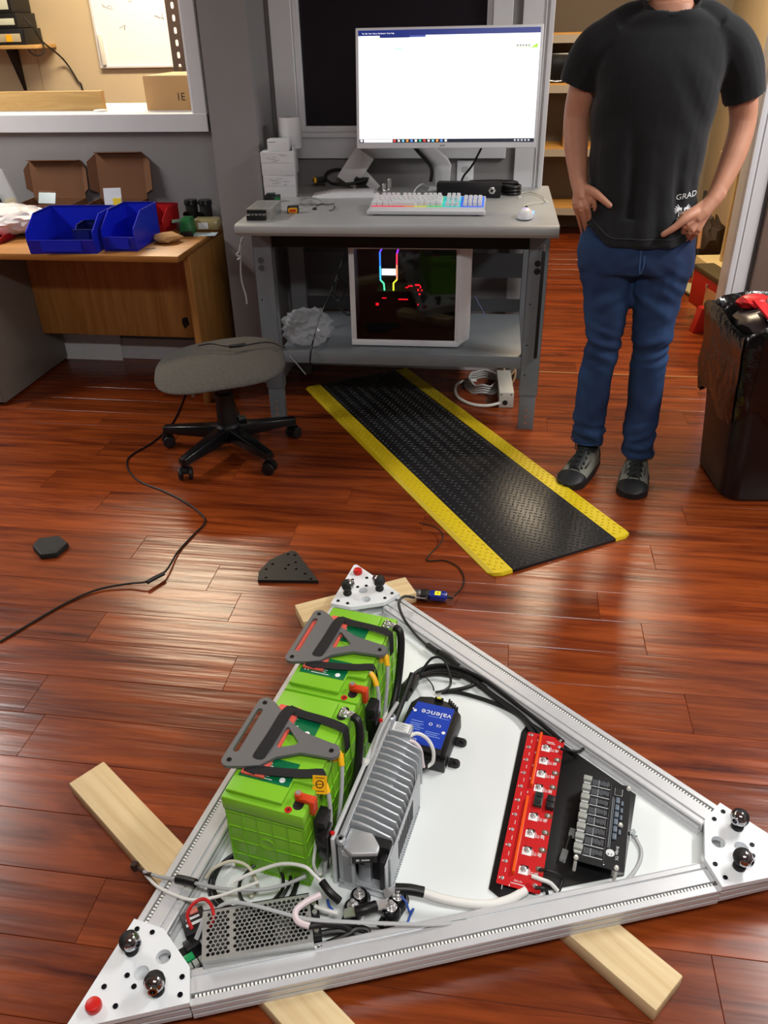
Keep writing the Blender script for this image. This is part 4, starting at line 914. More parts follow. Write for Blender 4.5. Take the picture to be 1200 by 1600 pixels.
# --- keyboard
kb = thing('keyboard', 'silver mechanical keyboard with white keycaps and rainbow backlight', 'keyboard', (-.325, 3.338, ZT+.011), radians(.8))
KM = RX(radians(6)) @ Matrix.Diagonal((1, 1.17, 1, 1))
MB().prism([(-.226, -.092), (.226, -.092), (.231, -.083), (.226, -.07), (.226, .08), (-.226, .08), (-.226, -.07), (-.231, -.083)], .004, .019, KM).build('case', SILV, kb, bevel=.003)
MB().prism([(0, -.086), (.005, -.078), (-.005, -.078)], .0191, .0194, KM).build('front_mark', WPL, kb)
glow = [((255, 60, 80), -.22, -.09), ((250, 150, 60), -.09, -.05), ((230, 230, 60), -.05, .0), ((90, 230, 120), .0, .06), ((60, 220, 220), .06, .13), ((60, 120, 255), .13, .22)]
for i, (c, x0, x1) in enumerate(glow): MB().bb(x0, x1, -.048, .07, .0184, .0192, KM).build('backlight', mat('key_glow_%d' % i, c, .5, emit=.25, ecol=c), kb)
for x in (-.19, .19): MB().bb(x-.015, x+.015, .075, .088, -.0108, .014).build('riser_foot', BLK, kb); MB().bb(x-.015, x+.015, -.1, -.09, -.0108, -.0055).build('rubber_foot', RUB, kb)
key = MB().prism(rrect(.0176, .0176, .003, 2), .0205, .033, taper=rrect(.0135, .014, .003, 2)).build('key', WPL, kb); kd = key.data; first = True
def addkey(x, y, sx=1):
    global first
    if first: o = key; first = False
    else: o = bpy.data.objects.new('key', kd); o.parent = kb; COL.objects.link(o)
    o.matrix_basis = KM @ TR(x, y, 0) @ Matrix.Diagonal((sx, 1, 1, 1))
rows = [.066, .042, .0233, .0046, -.0141, -.0328, -.0515]
X0 = -.213
for r, y in enumerate(rows[:1]):
    for c in range(13): addkey(X0+(c+(c > 0)*.6+(c > 4)*.5+(c > 8)*.5)*.0187, y)
for r in (1, 2, 3, 4):
    x = X0
    for c in range(14 if r < 3 else 13):
        wd = {1: (2 if c == 13 else 1), 2: (1.5 if c in (0, 13) else 1), 3: (1.75 if c == 0 else (2.25 if c == 12 else 1)), 4: (2.25 if c == 0 else (2.75 if c == 11 else 1))}[r]
        if r == 4 and c > 11: break
        addkey(x+(wd-1)*.0187/2, rows[r], (wd*.0187-.0019)/.0168); x += wd*.0187
x = X0
for wd in (1.25, 1.25, 1.25, 6.25, 1.25, 1.25, 1.25, 1.25): addkey(x+(wd-1)*.0187/2, rows[5], (wd*.0187-.0019)/.0168); x += wd*.0187
for r in (0, 1, 2):
    for c in range(3): addkey(.0795+c*.0187, rows[r])
addkey(.0982, rows[4]); [addkey(.0795+c*.0187, rows[5]) for c in range(3)]
for r in (1, 2, 3, 4, 5):
    for c in range(4): addkey(.148+c*.0187, rows[r])
# --- mouse, its cord, small usb plug
ms = thing('mouse', 'white wired mouse with violet logo light at the right end of the bench', 'mouse', (.056, 3.215, ZT), radians(-4))
def msf(u, v):
    a = 2*pi*u; k = sin(v*pi/2); zz = cos(v*pi/2)
    return (.031*k*cos(a)*(1-.08*sin(a)), .058*k*sin(a), .004+.034*zz*(1-.18*max(0, sin(a))*k))
MB().grid(msf, 28, 12, True).build('shell', WPL, ms)
MB().prism(rrect(.05, .09, .022), 0, .006).build('base', BLKG, ms)
MB().cyl((0, .03, .028), (0, .036, .034), .006, n=12).build('wheel', BLK, ms)
MB().lathe([(.006, 0), (.006, .0006)], 12, TR(0, -.012, .0367)).build('logo_light', mat('violet_light', (150, 90, 255), .4, emit=2.5, ecol=(140, 80, 255)), ms)
MB().bb(.026, .032, .0, .02, .012, .022).build('side_button', mat('blue_light', (110, 160, 255), .4, emit=1.5), ms)
cable('thin pale mouse cord looping over the bench to a little plug', [(0.049, 3.362, 0.895), (0.081, 3.465, 0.886), (0.127, 3.493, 0.886), (0.135, 3.591, 0.886), (0.097, 3.692, 0.886), (0.062, 3.721, 0.886), (0.024, 3.69, 0.886), (-0.005, 3.757, 0.89)], .0016, mat('pale_cord', (200, 196, 180), .5))
t = thing('cord_plug', 'tiny white plug on the mouse cord near the bench edge', 'plug', (0.136, 3.513, 0.88)); MB().bb(-.012, .012, -.006, .006, 0, .006).build('shell', WPL, t, bevel=.001); MB().bb(-.006, .004, -.0065, .0065, .006, .0075).build('stripe', mat('olive', (92, 104, 60), .5), t)
t = thing('usb_dongle', 'tiny white dongle lying left of the mouse cord', 'dongle', (0.035, 3.621, 0.88), .3); MB().bb(-.008, .008, -.005, .005, 0, .005).build('shell', WPL, t, bevel=.001); MB().bb(.008, .014, -.004, .004, .001, .004).build('contact', STEEL, t)
# --- black bar with a steel socket behind the keyboard, its coiled cable
bb_ = thing('control_box', 'long black control box with steel round socket behind the keyboard', 'control box', (-.18, 3.64, ZT), radians(-2.5))
MB().bb(-.135, .135, -.032, .032, .001, .058).build('box', BLK, bb_, bevel=.003)
MB().cyl((.1, -.032, .031), (.1, -.036, .031), .0155, n=6).cyl((.1, -.036, .031), (.1, -.042, .031), .0105, n=18).build('socket', STEEL, bb_, bevel=.001)
MB().cyl((.1, -.042, .031), (.1, -.0425, .031), .006, n=12).build('socket_hole', DARKI, bb_)
for k in range(5): MB().cyl((-.11+k*.038, -.032, .03), (-.11+k*.038, -.0335, .03), .004, n=10).build('screw', RUB, bb_)
cl = thing('coiled_cable', 'coil of black cable behind the control box on the bench', 'cable', (-.1, 3.74, ZT))
for k in range(4): MB().tube([(-.1+(.09+.004*k)*cos(2*pi*i/12)+.02, 3.735+.045*sin(2*pi*i/12), ZT+.008+k*.011+.01*max(0, cos(2*pi*i/12+2))) for i in range(12)], .006, 8, closed=True).build('turn', CABK, cl, world=True)
for k in range(3): MB().tube([(.0+.035*cos(2*pi*i/10), 3.7+.04*sin(2*pi*i/10), ZT+.008+k*.013) for i in range(10)], .006, 8, closed=True).build('turn', CABK, cl, world=True)
MB().tube([(-0.136, 3.66, 1.066), (-0.172, 3.7, 0.996), (-0.21, 3.72, 0.947), (-0.222, 3.72, 0.906)], .0045, 8).build('monitor_lead', CABK, cl, world=True)
# wall socket
ol = thing('wall_socket', 'white wall socket plate below the dark window', 'socket', (-.212, WY-.001, .93)); MB().bb(-.037, .037, -.006, 0, -.06, .058).build('plate', WPL, ol, bevel=.002)
for z in (-.022, .022): MB().prism(rrect(.03, .026, .008), 0, .001, TR(0, -.006, z) @ RX(pi/2)).build('outlet', mat('outlet_grey', (196, 196, 198), .5), ol)
MB().cyl((0, -.006, 0), (0, -.0075, 0), .003, n=8).build('screw', STEEL, ol)
# --- boxes at the left of the bench
bl = mat('print_pale', (150, 152, 158), .7)
def carton(label, x, y, z, w, d, h, rz, marks=True):
    t = thing('white_carton', label, 'box', (x, y, z), rz, 'white cartons stacked at the left of the bench')
    MB().bb(-w/2, w/2, -d/2, d/2, 0, h).build('box', CARDW, t, bevel=.0015)
    MB().bb(-w/2-.001, w/2+.001, -d/2-.0012, -d/2, h*.55, h-.001).build('front_flap', CARDW, t)
    rr = random.Random(int(z*1000)); b = MB()
    for k in range(7): xx = -w*.36+rr.random()*w*.5; b.bb(xx, xx+.012+rr.random()*.014, -d/2-.0018, -d/2-.0012, h*.6+k*h*.045, h*.6+k*h*.045+.0016)
    b.build('print', bl, t)
    return t
carton('lower white carton of the stack at the left of the bench', -1.0, 3.645, ZT, .136, .115, .088, radians(8))
t = carton('upper white carton with open flap on the stack at the left of the bench', -.999, 3.648, ZT+.089, .14, .12, .094, radians(5))
MB().bb(.066, .069, -.05, .05, .092, .112).build('open_flap', CARDW, t)
t = thing('small_white_box', 'small white box lying on the carton stack', 'box', (-.99, 3.63, ZT+.184), radians(2)); MB().bb(-.046, .046, -.03, .03, 0, .046).build('box', CARDW, t, bevel=.002); MB().bb(-.04, -.008, -.0305, -.03, .034, .037).build('print', bl, t)
t = thing('paper_roll', 'white paper roll standing behind the small white box', 'roll', (-.962, 3.712, ZT+.184)); MB().lathe([(.048, 0), (.05, .003), (.05, .118), (.048, .12), (.018, .12), (.018, .1)], 28, cap=False).lathe([(.048, 0), (.018, 0)], 28, cap=False).build('roll', PAPER, t); MB().cyl((0, 0, .001), (0, 0, .119), .017, n=18).build('core', mat('cardboard_core', (160, 130, 96), .8), t)
# --- bits on the bench
t = thing('bench_power_supply', 'perforated aluminium power supply with screw terminals on the bench corner', 'power supply', (-.957, 3.19, ZT), radians(2))
MB().bb(-.048, .048, -.09, .11, 0, .004).bb(-.048, .048, -.07, .11, .004, .04).build('case', GALV, t, bevel=.001)
hx = [[(x+.0028*cos(radians(60*k)), y+.0028*sin(radians(60*k))) for k in range(6)] for x in [-.035+.0078*i for i in range(10)] for y in [-.05+.0078*j for j in range(18)]]
b = MB(); fill_plate(b, [(-.048, -.07), (.048, -.07), (.048, .11), (-.048, .11)], hx, .0402, .0412); b.build('perforated_lid', GALV, t, smooth=0, kind='stuff')
MB().bb(-.044, .03, -.092, -.07, .004, .022).build('terminal_strip', BLK, t, bevel=.001); MB().bb(-.046, .03, -.072, -.0702, .026, .038).build('fascia', DARKI, t)
for k in range(5): MB().cyl((-.036+k*.0145, -.083, .022), (-.036+k*.0145, -.083, .0245), .0045, n=8).build('terminal_screw', STEEL, t)
t = thing('terminal_block', 'green terminal block by the white cartons', 'terminal block', (-1.0, 3.50, ZT), .2); MB().bb(-.035, .03, -.02, .02, 0, .026).build('body', BLK, t, bevel=.002); MB().bb(.006, .03, -.0215, -.02, .004, .02).build('green_face', mat('green_face', (30, 120, 70), .4), t); MB().bb(-.028, .01, -.012, .016, .026, .034).build('cap', mat('dark_green', (30, 54, 44), .4), t, bevel=.002)
t = thing('connector', 'small black connector with yellow and orange face on the bench', 'connector', (-.857, 3.27, ZT), .15); MB().bb(-.022, .022, -.016, .02, 0, .026).build('shell', BLK, t, bevel=.003); MB().prism(rrect(.036, .02, .006), 0, .002, TR(0, -.016, .012) @ RX(pi/2)).build('yellow_seal', YEL, t); MB().prism(rrect(.028, .011, .004), .002, .003, TR(0, -.016, .011) @ RX(pi/2)).build('orange_lock', ORG, t)
crumple('clear_bag', CLEAR, (-.83, 3.44, ZT+.012), (.1, .07, .028), 3, label='little clear plastic bag behind the yellow-faced connector', cat='bag')
for k, (lab, pts) in enumerate((('short black wire curl on the bench left of the keyboard', [(-0.79, 3.398, 0.882), (-0.777, 3.429, 0.884), (-0.749, 3.422, 0.883), (-0.729, 3.455, 0.882)]), ('bent black wire piece nearer the keyboard corner', [(-0.72, 3.309, 0.882), (-0.706, 3.318, 0.883), (-0.706, 3.359, 0.885), (-0.72, 3.415, 0.882)]), ('thin pale wire lying between connector and clear bag', [(-0.854, 3.343, 0.882), (-0.837, 3.383, 0.882), (-0.814, 3.424, 0.882)]))): cable(lab, pts, .0016, CABK if k < 2 else CABG)
t = thing('barrel_plug', 'tiny black barrel plug on the bench', 'plug', (-0.783, 3.33, 0.88), 1); MB().cyl((-.008, 0, .005), (.008, 0, .005), .005, n=10).build('body', BLK, t); MB().cyl((.008, 0, .005), (.014, 0, .005), .003, n=8).build('tip', STEEL, t)
# papers, cable loop, clip
t = thing('paper_stack', 'folded white papers lying on the bench behind the wires', 'papers', (-.7, 3.66, ZT), radians(6))
for k in range(5): MB().bb(-.16+.02*k, .13-.006*k, -.07+.006*k, .06, .0035*k, .0035*k+.003).build('sheet', PAPER, t)
t = thing('standing_paper', 'white paper leaning up behind the cable loop', 'paper', (-.74, 3.79, ZT+.03), radians(-4)); MB().bb(-.05, .05, -.001, .001, 0, .15, RX(-.45) @ RY(.55)).bb(-.02, .12, .012, .014, .06, .1, RX(-.45) @ RY(.75)).build('sheet', PAPER, t)
t = thing('cable_loop', 'thick black cable loop with moulded plug resting on the papers', 'cable', (-.73, 3.7, ZT+.02))
MB().tube([(-0.633, 3.755, 0.93), (-0.707, 3.731, 0.915), (-0.788, 3.729, 0.915), (-0.844, 3.835, 0.925), (-0.831, 3.865, 0.945), (-0.788, 3.887, 0.95), (-0.727, 3.846, 0.94), (-0.682, 3.786, 0.925)], .0068, 10).build('cord', CABK, t, world=True)
MB().bar((-0.691, 3.769, 0.917), (-0.641, 3.821, 0.917), .03, .026).build('plug', BLK, t, world=True, bevel=.004)
t = thing('yellow_tip_plug', 'black plug with yellow band at the left of the papers', 'plug', (-0.86, 3.792, 0.91), .5); MB().bb(-.03, .03, -.014, .014, 0, .022).build('body', BLK, t, bevel=.004); MB().bb(-.03, -.018, -.0145, .0145, .002, .0225).build('yellow_band', YEL, t, bevel=.002)
t = thing('metal_clip', 'shiny metal bracket standing right of the papers', 'bracket', (-0.553, 3.769, 0.88), .3); MB().bb(-.02, .02, -.015, .015, 0, .003).bb(.005, .022, -.002, .002, .003, .05).bb(-.02, -.002, -.004, .0, .003, .03).build('bracket', STEEL, t, bevel=.0008); MB().cyl((-.01, 0, .012), (-.01, .012, .012), .01, n=12).build('knob', GREYB, t)

# --- computer under the bench
pc = thing('computer', 'white computer tower with dark glass side and rainbow lights', 'computer', (-.393, 3.285, .336), radians(1.5))
MB().bb(-.25, .2, .0, .004, .0, .026).bb(-.25, .2, 0, .004, .405, .438).bb(-.25, -.228, 0, .004, .026, .405).bb(.19, .2, 0, .004, .026, .405).build('side_frame', WPL, pc, bevel=.001)
MB().bb(-.25, .2, .18, .21, 0, .438).bb(-.25, .2, .004, .18, 0, .012).bb(-.25, .2, .004, .18, .428, .438).bb(-.25, -.242, .004, .18, .012, .428).build('shell', WPL, pc, bevel=.001)
MB().prism([(.2, 0), (.206, 0), (.25, .05), (.25, .18), (.22, .21), (.2, .21)], .02, .438, taper=None).prism([(.2, 0), (.206, 0), (.225, .05), (.225, .18), (.2, .21)], 0, .02, taper=[(.2, 0), (.206, 0), (.25, .05), (.25, .18), (.2, .21)]).build('front_fascia', WPL, pc, bevel=.002)
MB().bb(-.23, .192, .005, .009, .024, .408).build('glass_side', mat('smoked_glass', (10, 9, 11), .03, spec=.5, alpha=.6), pc)
MB().bb(-.238, .196, .172, .178, .014, .426).bb(-.238, .196, .02, .172, .014, .07).build('inner_tray', mat('inner_black', (12, 11, 12), .6), pc)
gl = [((60, 80, 255), .372, .352), ((60, 160, 255), .352, .28), ((90, 210, 255), .28, .23)]
def led(name, pts, c, e=7): MB().tube(pts, .0036, 6, k=1).build(name, mat('led_%d_%d_%d' % c, c, .4, emit=e, ecol=c), pc)
y = .03
led('light_strip', [(-.112, y, .405), (-.124, y, .385)], (110, 70, 255)); led('light_strip', [(-.124, y, .385), (-.124, y, .33)], (50, 130, 255)); led('light_strip', [(-.124, y, .33), (-.124, y, .272)], (70, 200, 255)); led('light_strip', [(-.124, y, .272), (-.11, y, .258), (-.108, y, .23)], (90, 230, 170))
led('light_strip', [(-.046, y, .405), (-.054, y, .38)], (170, 50, 255)); led('light_strip', [(-.054, y, .38), (-.055, y, .335)], (255, 60, 90)); led('light_strip', [(-.055, y, .335), (-.055, y, .275)], (255, 150, 110)); led('light_strip', [(-.055, y, .275), (-.07, y, .26), (-.07, y, .23)], (225, 240, 60))
MB().bb(-.118, -.06, .03, .034, .292, .318).build('light_bar', mat('led_white_bar', (240, 245, 255), .4, emit=7), pc)
b = MB(); r1 = random.Random(3)
MB().bb(-.14, .02, .03, .15, .2, .222).build('graphics_card', mat('dark_part', (30, 26, 28), .5), pc); MB().bb(-.14, .06, .02, .15, .225, .229).build('card_edge', mat('olive_edge', (80, 96, 60), .4), pc)
RL = mat('red_light', (255, 30, 40), .4, emit=6, ecol=(255, 20, 40))
for (x, z, w, h) in ((-.146, .165, .012, .01), (-.12, .195, .02, .003), (-.05, .19, .04, .004), (.03, .168, .005, .006), (.03, .225, .006, .012), (.04, .24, .005, .01), (.045, .228, .006, .006), (.02, .25, .02, .006), (-.01, .246, .02, .005), (-.02, .24, .012, .004), (.035, .212, .008, .006)): MB().bb(x, x+w, .03, .033, z, z+h).build('status_light', RL, pc)
for x in (-.2, .15): MB().cyl((x, .02, -.006), (x, .02, 0), .008, n=12).cyl((x, .18, -.006), (x, .18, 0), .008, n=12).build('foot', STEEL, pc)
# --- clutter under the bench
crumple('clear_plastic_bag', mat('crumpled_clear_film', (200, 206, 212), .1, alpha=.3, spec=1), (-.84, 3.3, .335+.065), (.2, .16, .16), 11, n=4, amp=.9, sm=0, label='crumpled clear plastic bag on the lower bench shelf', cat='bag')
cable('black cable hanging behind the bench, left of the computer', [(-0.718, 3.6, 0.647), (-0.774, 3.55, 0.502), (-0.829, 3.5, 0.384), (-0.804, 3.25, 0.366), (-0.804, 3.19, 0.336), (-0.814, 3.19, 0.273)], .0036, CABK)
cable('loose black cable loop beside the computer\'s left edge', [(-0.694, 3.55, 0.645), (-0.756, 3.55, 0.56), (-0.78, 3.55, 0.488), (-0.741, 3.52, 0.454), (-0.709, 3.52, 0.512), (-0.741, 3.52, 0.554), (-0.754, 3.5, 0.459), (-0.71, 3.5, 0.402), (-0.687, 3.5, 0.397)], .004, CABK)
cable('thin grey rod leaning from the shelf corner to the floor', [(-0.901, 3.19, 0.313), (-0.834, 3.19, 0.228)], .002, CABG, k=1)
pa = thing('power_box', 'grey metal power box with white cable on the floor by the bench leg', 'power box', (0.031, 3.448, 0), radians(4))
MB().bb(-.033, .033, -.01, .27, .001, .075).build('case', mat('pale_grey_metal', (188, 186, 178), .5), pa, bevel=.002)
MB().cyl((-.005, -.0102, .026), (-.005, -.012, .026), .012, n=16).build('gland', BLK, pa)
for x in (-.022, .022): MB().cyl((x, -.0102, .066), (x, -.0115, .066), .003, n=8).build('screw', BLK, pa)
MB().tube([(0.003, 3.43, 0.026), (-0.057, 3.427, 0.012), (-0.131, 3.45, 0.008), (-0.195, 3.526, 0.008), (-0.213, 3.649, 0.008), (-0.186, 3.712, 0.01), (-0.115, 3.723, 0.012)], .007, 8).build('cord', CABW, pa, world=True)
wc = thing('cable_coil', 'coil of pale cable on the floor behind the grey power box', 'cable', (-.05, 3.66, 0))
for k in range(4): MB().tube([(-.08+(.09-.006*k)*cos(2*pi*i/12), 3.68+.1*sin(2*pi*i/12), .008+.012*k+.006*sin(3*i)) for i in range(12)], .0055, 8, closed=True).build('turn', mat('pale_grey_cable', (176, 176, 172), .5), wc, world=True)
for k in range(2): MB().tube([(.04+.03*cos(2*pi*i/10), 3.74+.02*sin(2*pi*i/10), .05+.05*k+.05*sin(2*pi*i/10)) for i in range(10)], .005, 8, closed=True).build('hanging_turn', mat('tan_cable', (176, 148, 110), .5), wc, world=True)
t = thing('grey_plug', 'small grey plug lying beside the pale cable coil', 'plug', (-0.072, 3.596, -0), .1); MB().bb(-.02, .02, -.01, .01, 0, .016).build('body', CABG, t, bevel=.002); MB().bb(-.032, -.02, -.006, .006, .003, .012).build('contact', STEEL, t)
# fly leads hanging at the left leg
for k, (lab, pts) in enumerate((('pale crumpled twist hanging by the bench\'s left leg', [(-1.039, 3.16, 0.807), (-1.053, 3.16, 0.779), (-1.061, 3.16, 0.754), (-1.074, 3.16, 0.739), (-1.059, 3.16, 0.729), (-1.073, 3.16, 0.719)]), ('long pale wire hanging beside the bench\'s left leg', [(-1.051, 3.17, 0.802), (-1.063, 3.16, 0.694), (-1.065, 3.16, 0.632), (-1.055, 3.16, 0.575), (-1.054, 3.16, 0.54)]))): cable(lab, pts, .004 if k == 0 else .003, CABG)
cable('thin blue-grey lead right of the computer', [(-0.13, 3.45, 0.511), (-0.106, 3.45, 0.467), (-0.077, 3.45, 0.42)], .002, mat('slate_cable', (90, 96, 140), .5))

# ================================================================ oak desk on the left and its clutter
OAK = wood_mat('oak_veneer', (150, 98, 42), (186, 130, 66), rough=.42, scale=(1.5, 18, 18), bump=.08)
OAKV = wood_mat('oak_veneer_upright', (158, 108, 50), (194, 142, 76), rough=.5, scale=(16, 16, 1.4), bump=.08)
BRN = mat('brown_cardboard', (112, 74, 48), .85, var=.06, vscale=6); BRNL = mat('kraft_cardboard', (186, 146, 98), .8, var=.05, vscale=5)
BLUB = mat('blue_bin_plastic', (22, 38, 190), .35); NAVY = mat('navy_bin_plastic', (22, 34, 96), .35); REDB = mat('red_bin_plastic', (176, 24, 30), .4)
FILM = mat('clear_film', (220, 224, 228), .1, alpha=.45, spec=.8)
ZD = .715
dk = thing('desk', 'oak veneer desk with blue bins against the grey wall', 'desk', (-2.3, 3.55, 0))
MB().bb(-.95, .955, -.335, .33, ZD-.028, ZD).build('top', OAK, dk, bevel=.006)
MB().bb(.92, .95, -.2, .325, .0, ZD-.028).build('end_panel', OAKV, dk, bevel=.002)
MB().bb(-.018, .92, .12, .14, .205, ZD-.028).build('modesty_panel', OAKV, dk, bevel=.002)
MB().prism([(.745, -.03), (.772, -.008), (.766, .03), (.74, .024), (.734, 0)], 0, .001, TR(0, .1195, .28) @ RX(pi/2)).build('dark_chip', DARKI, dk)
cb = thing('metal_cabinet', 'grey metal pedestal cabinet under the left end of the desk', 'cabinet', (-2.62, 3.53, 0))
MB().bb(-.3, .3, -.3, .32, .012, ZD-.03).build('body', mat('grey_cabinet_enamel', (128, 122, 114), .5, var=.04), cb, bevel=.004)
MB().bb(-.28, .28, -.28, .3, 0, .012).build('plinth', BLK, cb)
for k in range(3): dr = MB().bb(-.29, .29, -.316, -.301, .02+.22*k, .232+.22*k).build('drawer', MATS['grey_cabinet_enamel'], cb, bevel=.003); MB().bb(-.06, .06, -.33, -.316, .17+.22*k, .19+.22*k).build('drawer_pull', MATS['brushed_steel'], dr, bevel=.003)
for i, (lab, x0, x1, z1, a) in enumerate((('left white sheet leaning on the baseboard under the desk', -2.36, -2.24, .13, .2), ('right white sheet leaning on the baseboard under the desk', -2.238, -2.01, .142, .12))):
    MB().bb(0, x1-x0, -.001, .001, 0, z1, TR(x0, 3.855, .0) @ RX(-a)).build('paper_sheet', PAPER, label=lab, cat='paper')
def bin_(label, x, y, z, w, d, h, m, rz=0, cat='bin', group=None, lip=.4):
    """open-fronted stacking bin, front towards -y"""
    t = thing('storage_bin', label, cat, (x, y, z), rz, group); th = .004
    side = [(-d/2, 0), (d/2, 0), (d/2, h), (-d/2+d*.35, h), (-d/2-.004, h*.62), (-d/2-.01, h*lip+.01)]
    mt = Matrix(((0, 0, 1, 0), (1, 0, 0, 0), (0, 1, 0, 0), (0, 0, 0, 1)))
    b = MB().prism(side, -w/2, -w/2+th, mt).prism(side, w/2-th, w/2, mt).bb(-w/2, w/2, -d/2, d/2, 0, th).bb(-w/2, w/2, d/2-th, d/2, 0, h)
    b.add([(-w/2, -d/2, 0), (w/2, -d/2, 0), (w/2, -d/2-.012, h*lip), (-w/2, -d/2-.012, h*lip), (-w/2, -d/2+th, 0), (w/2, -d/2+th, 0), (w/2, -d/2-.012+th, h*lip), (-w/2, -d/2-.012+th, h*lip)], [(0, 1, 2, 3), (4, 7, 6, 5), (3, 2, 6, 7), (0, 3, 7, 4), (1, 5, 6, 2)])
    b.build('tub', m, t, smooth=0)
    b = MB().bb(-w/2-.003, -w/2+th, -d/2+d*.35, d/2, h-.008, h).bb(w/2-th, w/2+.003, -d/2+d*.35, d/2, h-.008, h).bb(-w/2, w/2, d/2-th, d/2+.003, h-.008, h)
    b.build('rim', m, t, smooth=0)
    MB().bb(-w*.3, w*.3, -d/2-.0135, -d/2-.0115, h*.08, h*lip-.006).build('label_slot', m, t)
    return t
bin_('large blue storage bin at the front of the desk', -1.862, 3.36, ZD, .29, .27, .145, BLUB, radians(4))
bin_('smaller blue storage bin right of the large one', -1.625, 3.42, ZD, .145, .27, .15, BLUB, radians(1))
bin_('little navy bin standing inside the large blue bin', -1.80, 3.385, ZD+.006, .09, .14, .085, NAVY, radians(6), lip=.9)
bin_('narrow navy bin beside the little one inside the large blue bin', -1.74, 3.385, ZD+.006, .024, .13, .075, NAVY, radians(4), lip=.9)
bin_('red storage bin behind the smaller blue bin', -1.61, 3.70, ZD, .12, .17, .105, REDB, radians(-3))
bin_('red storage bin at the left edge of the desk behind film', -2.33, 3.44, ZD, .2, .15, .03, REDB, radians(2))
def mailer(label, x, y, w, d, h, lid, wings):
    t = thing('mailer_box', label, 'box', (x, y, ZD), radians(3), 'open brown mailer boxes at the back of the desk'); th = .004
    MB().bb(-w/2, w/2, -d/2, d/2, 0, th).bb(-w/2, w/2, -d/2, -d/2+th, 0, h).bb(-w/2, w/2, d/2-th, d/2, 0, h).bb(-w/2, -w/2+th, -d/2, d/2, 0, h).bb(w/2-th, w/2, -d/2, d/2, 0, h).build('tray', BRN, t)
    lm = TR(0, d/2, h) @ RX(radians(-8))
    MB().bb(-w/2+.004, w/2-.004, 0, th, 0, lid, lm).build('lid', BRN, t)
    MB().bb(-w/2+.01, w/2-.01, -.03, 0, lid-.002, lid+.002, lm).build('tuck_flap', BRN, t)
    for s in (-1, 1):
        MB().prism([(0, .02), (wings*s, .04), (wings*s, lid-.04), (0, lid-.004)], 0, th, lm @ TR(s*(w/2-.004), .004, 0) @ RX(pi/2) @ RY(-s*.5)).build('side_flap', BRN, t)
mailer('left open brown mailer box at the back of the desk', -2.17, 3.77, .27, .19, .11, .165, .03)
mailer('right open brown mailer box with raised square lid at the back of the desk', -1.84, 3.77, .24, .19, .11, .2, .045)
t = thing('sample_bag', 'clear bag with yellow card inside the right mailer box', 'bag', (-1.83, 3.71, ZD+.09), .2); MB().bb(-.04, .04, -.002, .002, 0, .09, RX(-.3)).build('film', mat('film_white', (214, 218, 224), .3), t); MB().bb(.0, .036, -.004, -.002, .01, .045, RX(-.3)).build('yellow_card', mat('yellow_card', (226, 196, 40), .6), t)
t = thing('foil_packet', 'silver foil packet inside the left mailer box', 'packet', (-2.16, 3.71, ZD+.11), -.1); MB().bb(-.045, .045, -.002, .002, 0, .055, RX(-.45)).build('foil', mat('foil', (180, 190, 190), .25, .6), t); MB().bb(-.045, .045, -.003, .003, .05, .058, RX(-.45)).build('fold', BRN, t)
t = thing('tall_clear_bag', 'upright clear bag with yellow contents at the left of the desk', 'bag', (-2.33, 3.74, ZD), .25); MB().bb(-.035, .035, -.012, .012, 0, .26, RY(-.25)).build('film', FILM, t, bevel=.006); MB().bb(-.026, .026, -.008, .008, .03, .13, RY(-.25)).build('yellow_contents', mat('yellow_contents', (206, 178, 40), .6), t, bevel=.004)
crumple('wrapped_parcel', mat('film_wrapped_white', (226, 220, 216), .3, bump=.4, bscale=14, coat=.6), (-2.28, 3.57, ZD+.065), (.36, .26, .13), 5, n=4, amp=.3, label='bulky white parcel in shiny film at the left of the desk', cat='parcel')
crumple('grey_bundle', mat('dark_grey_cloth', (58, 56, 54), .8), (-2.47, 3.72, ZD+.09), (.16, .2, .18), 8, n=3, amp=.3, label='dark grey bundle at the far left of the desk', cat='bundle')
crumple('parts_bag', FILM, (-1.66, 3.66, ZD+.05), (.08, .06, .03), 21, label='small clear parts bag lying in the red bin', cat='bag')
t = thing('white_tray_lid', 'flat white lid between the bins and the mailer boxes', 'lid', (-1.97, 3.61, ZD), .05); MB().bb(-.12, .12, -.05, .05, 0, .02).build('lid', PAPER, t, bevel=.002); MB().bb(-.118, .118, -.048, .048, .02, .022).build('rim', PAPER, t, bevel=.001)
t = thing('green_holder', 'small green plastic holder near the desk\'s right end', 'holder', (-1.448, 3.62, ZD), radians(8))
MB().prism([(-.03, -.05), (.03, -.05), (.03, .05), (-.03, .05)], .0, .07, taper=[(-.022, -.03), (.022, -.03), (.022, .05), (-.022, .05)]).build('body', mat('green_plastic', (14, 96, 44), .4), t, bevel=.003); MB().bb(-.02, .034, -.056, -.048, .0, .022).build('black_foot', BLK, t, bevel=.002)
t = thing('grey_cup', 'little grey metal cup behind the green holder', 'cup', (-1.5, 3.7, ZD)); MB().lathe([(.03, 0), (.034, .04), (.031, .04), (.028, .004)], 20, cap=False).cyl((0, 0, 0), (0, 0, .004), .03, n=20).build('cup', mat('pewter', (130, 134, 128), .4, .5), t); MB().bb(-.05, .0, -.004, .004, .036, .05, RZ(.6)).build('tag', mat('pale_green_tag', (150, 176, 156), .5), t)
t = thing('zip_bag', 'zip bag of yellow fittings with white label on the desk', 'bag', (-1.39, 3.72, ZD), .1); MB().bb(-.065, .065, -.05, .05, 0, .05).build('film', mat('bag_film', (196, 182, 130), .25, trans=.45), t, bevel=.018); MB().bb(-.03, .016, -.052, -.0505, .012, .04).build('white_label', PAPER, t)
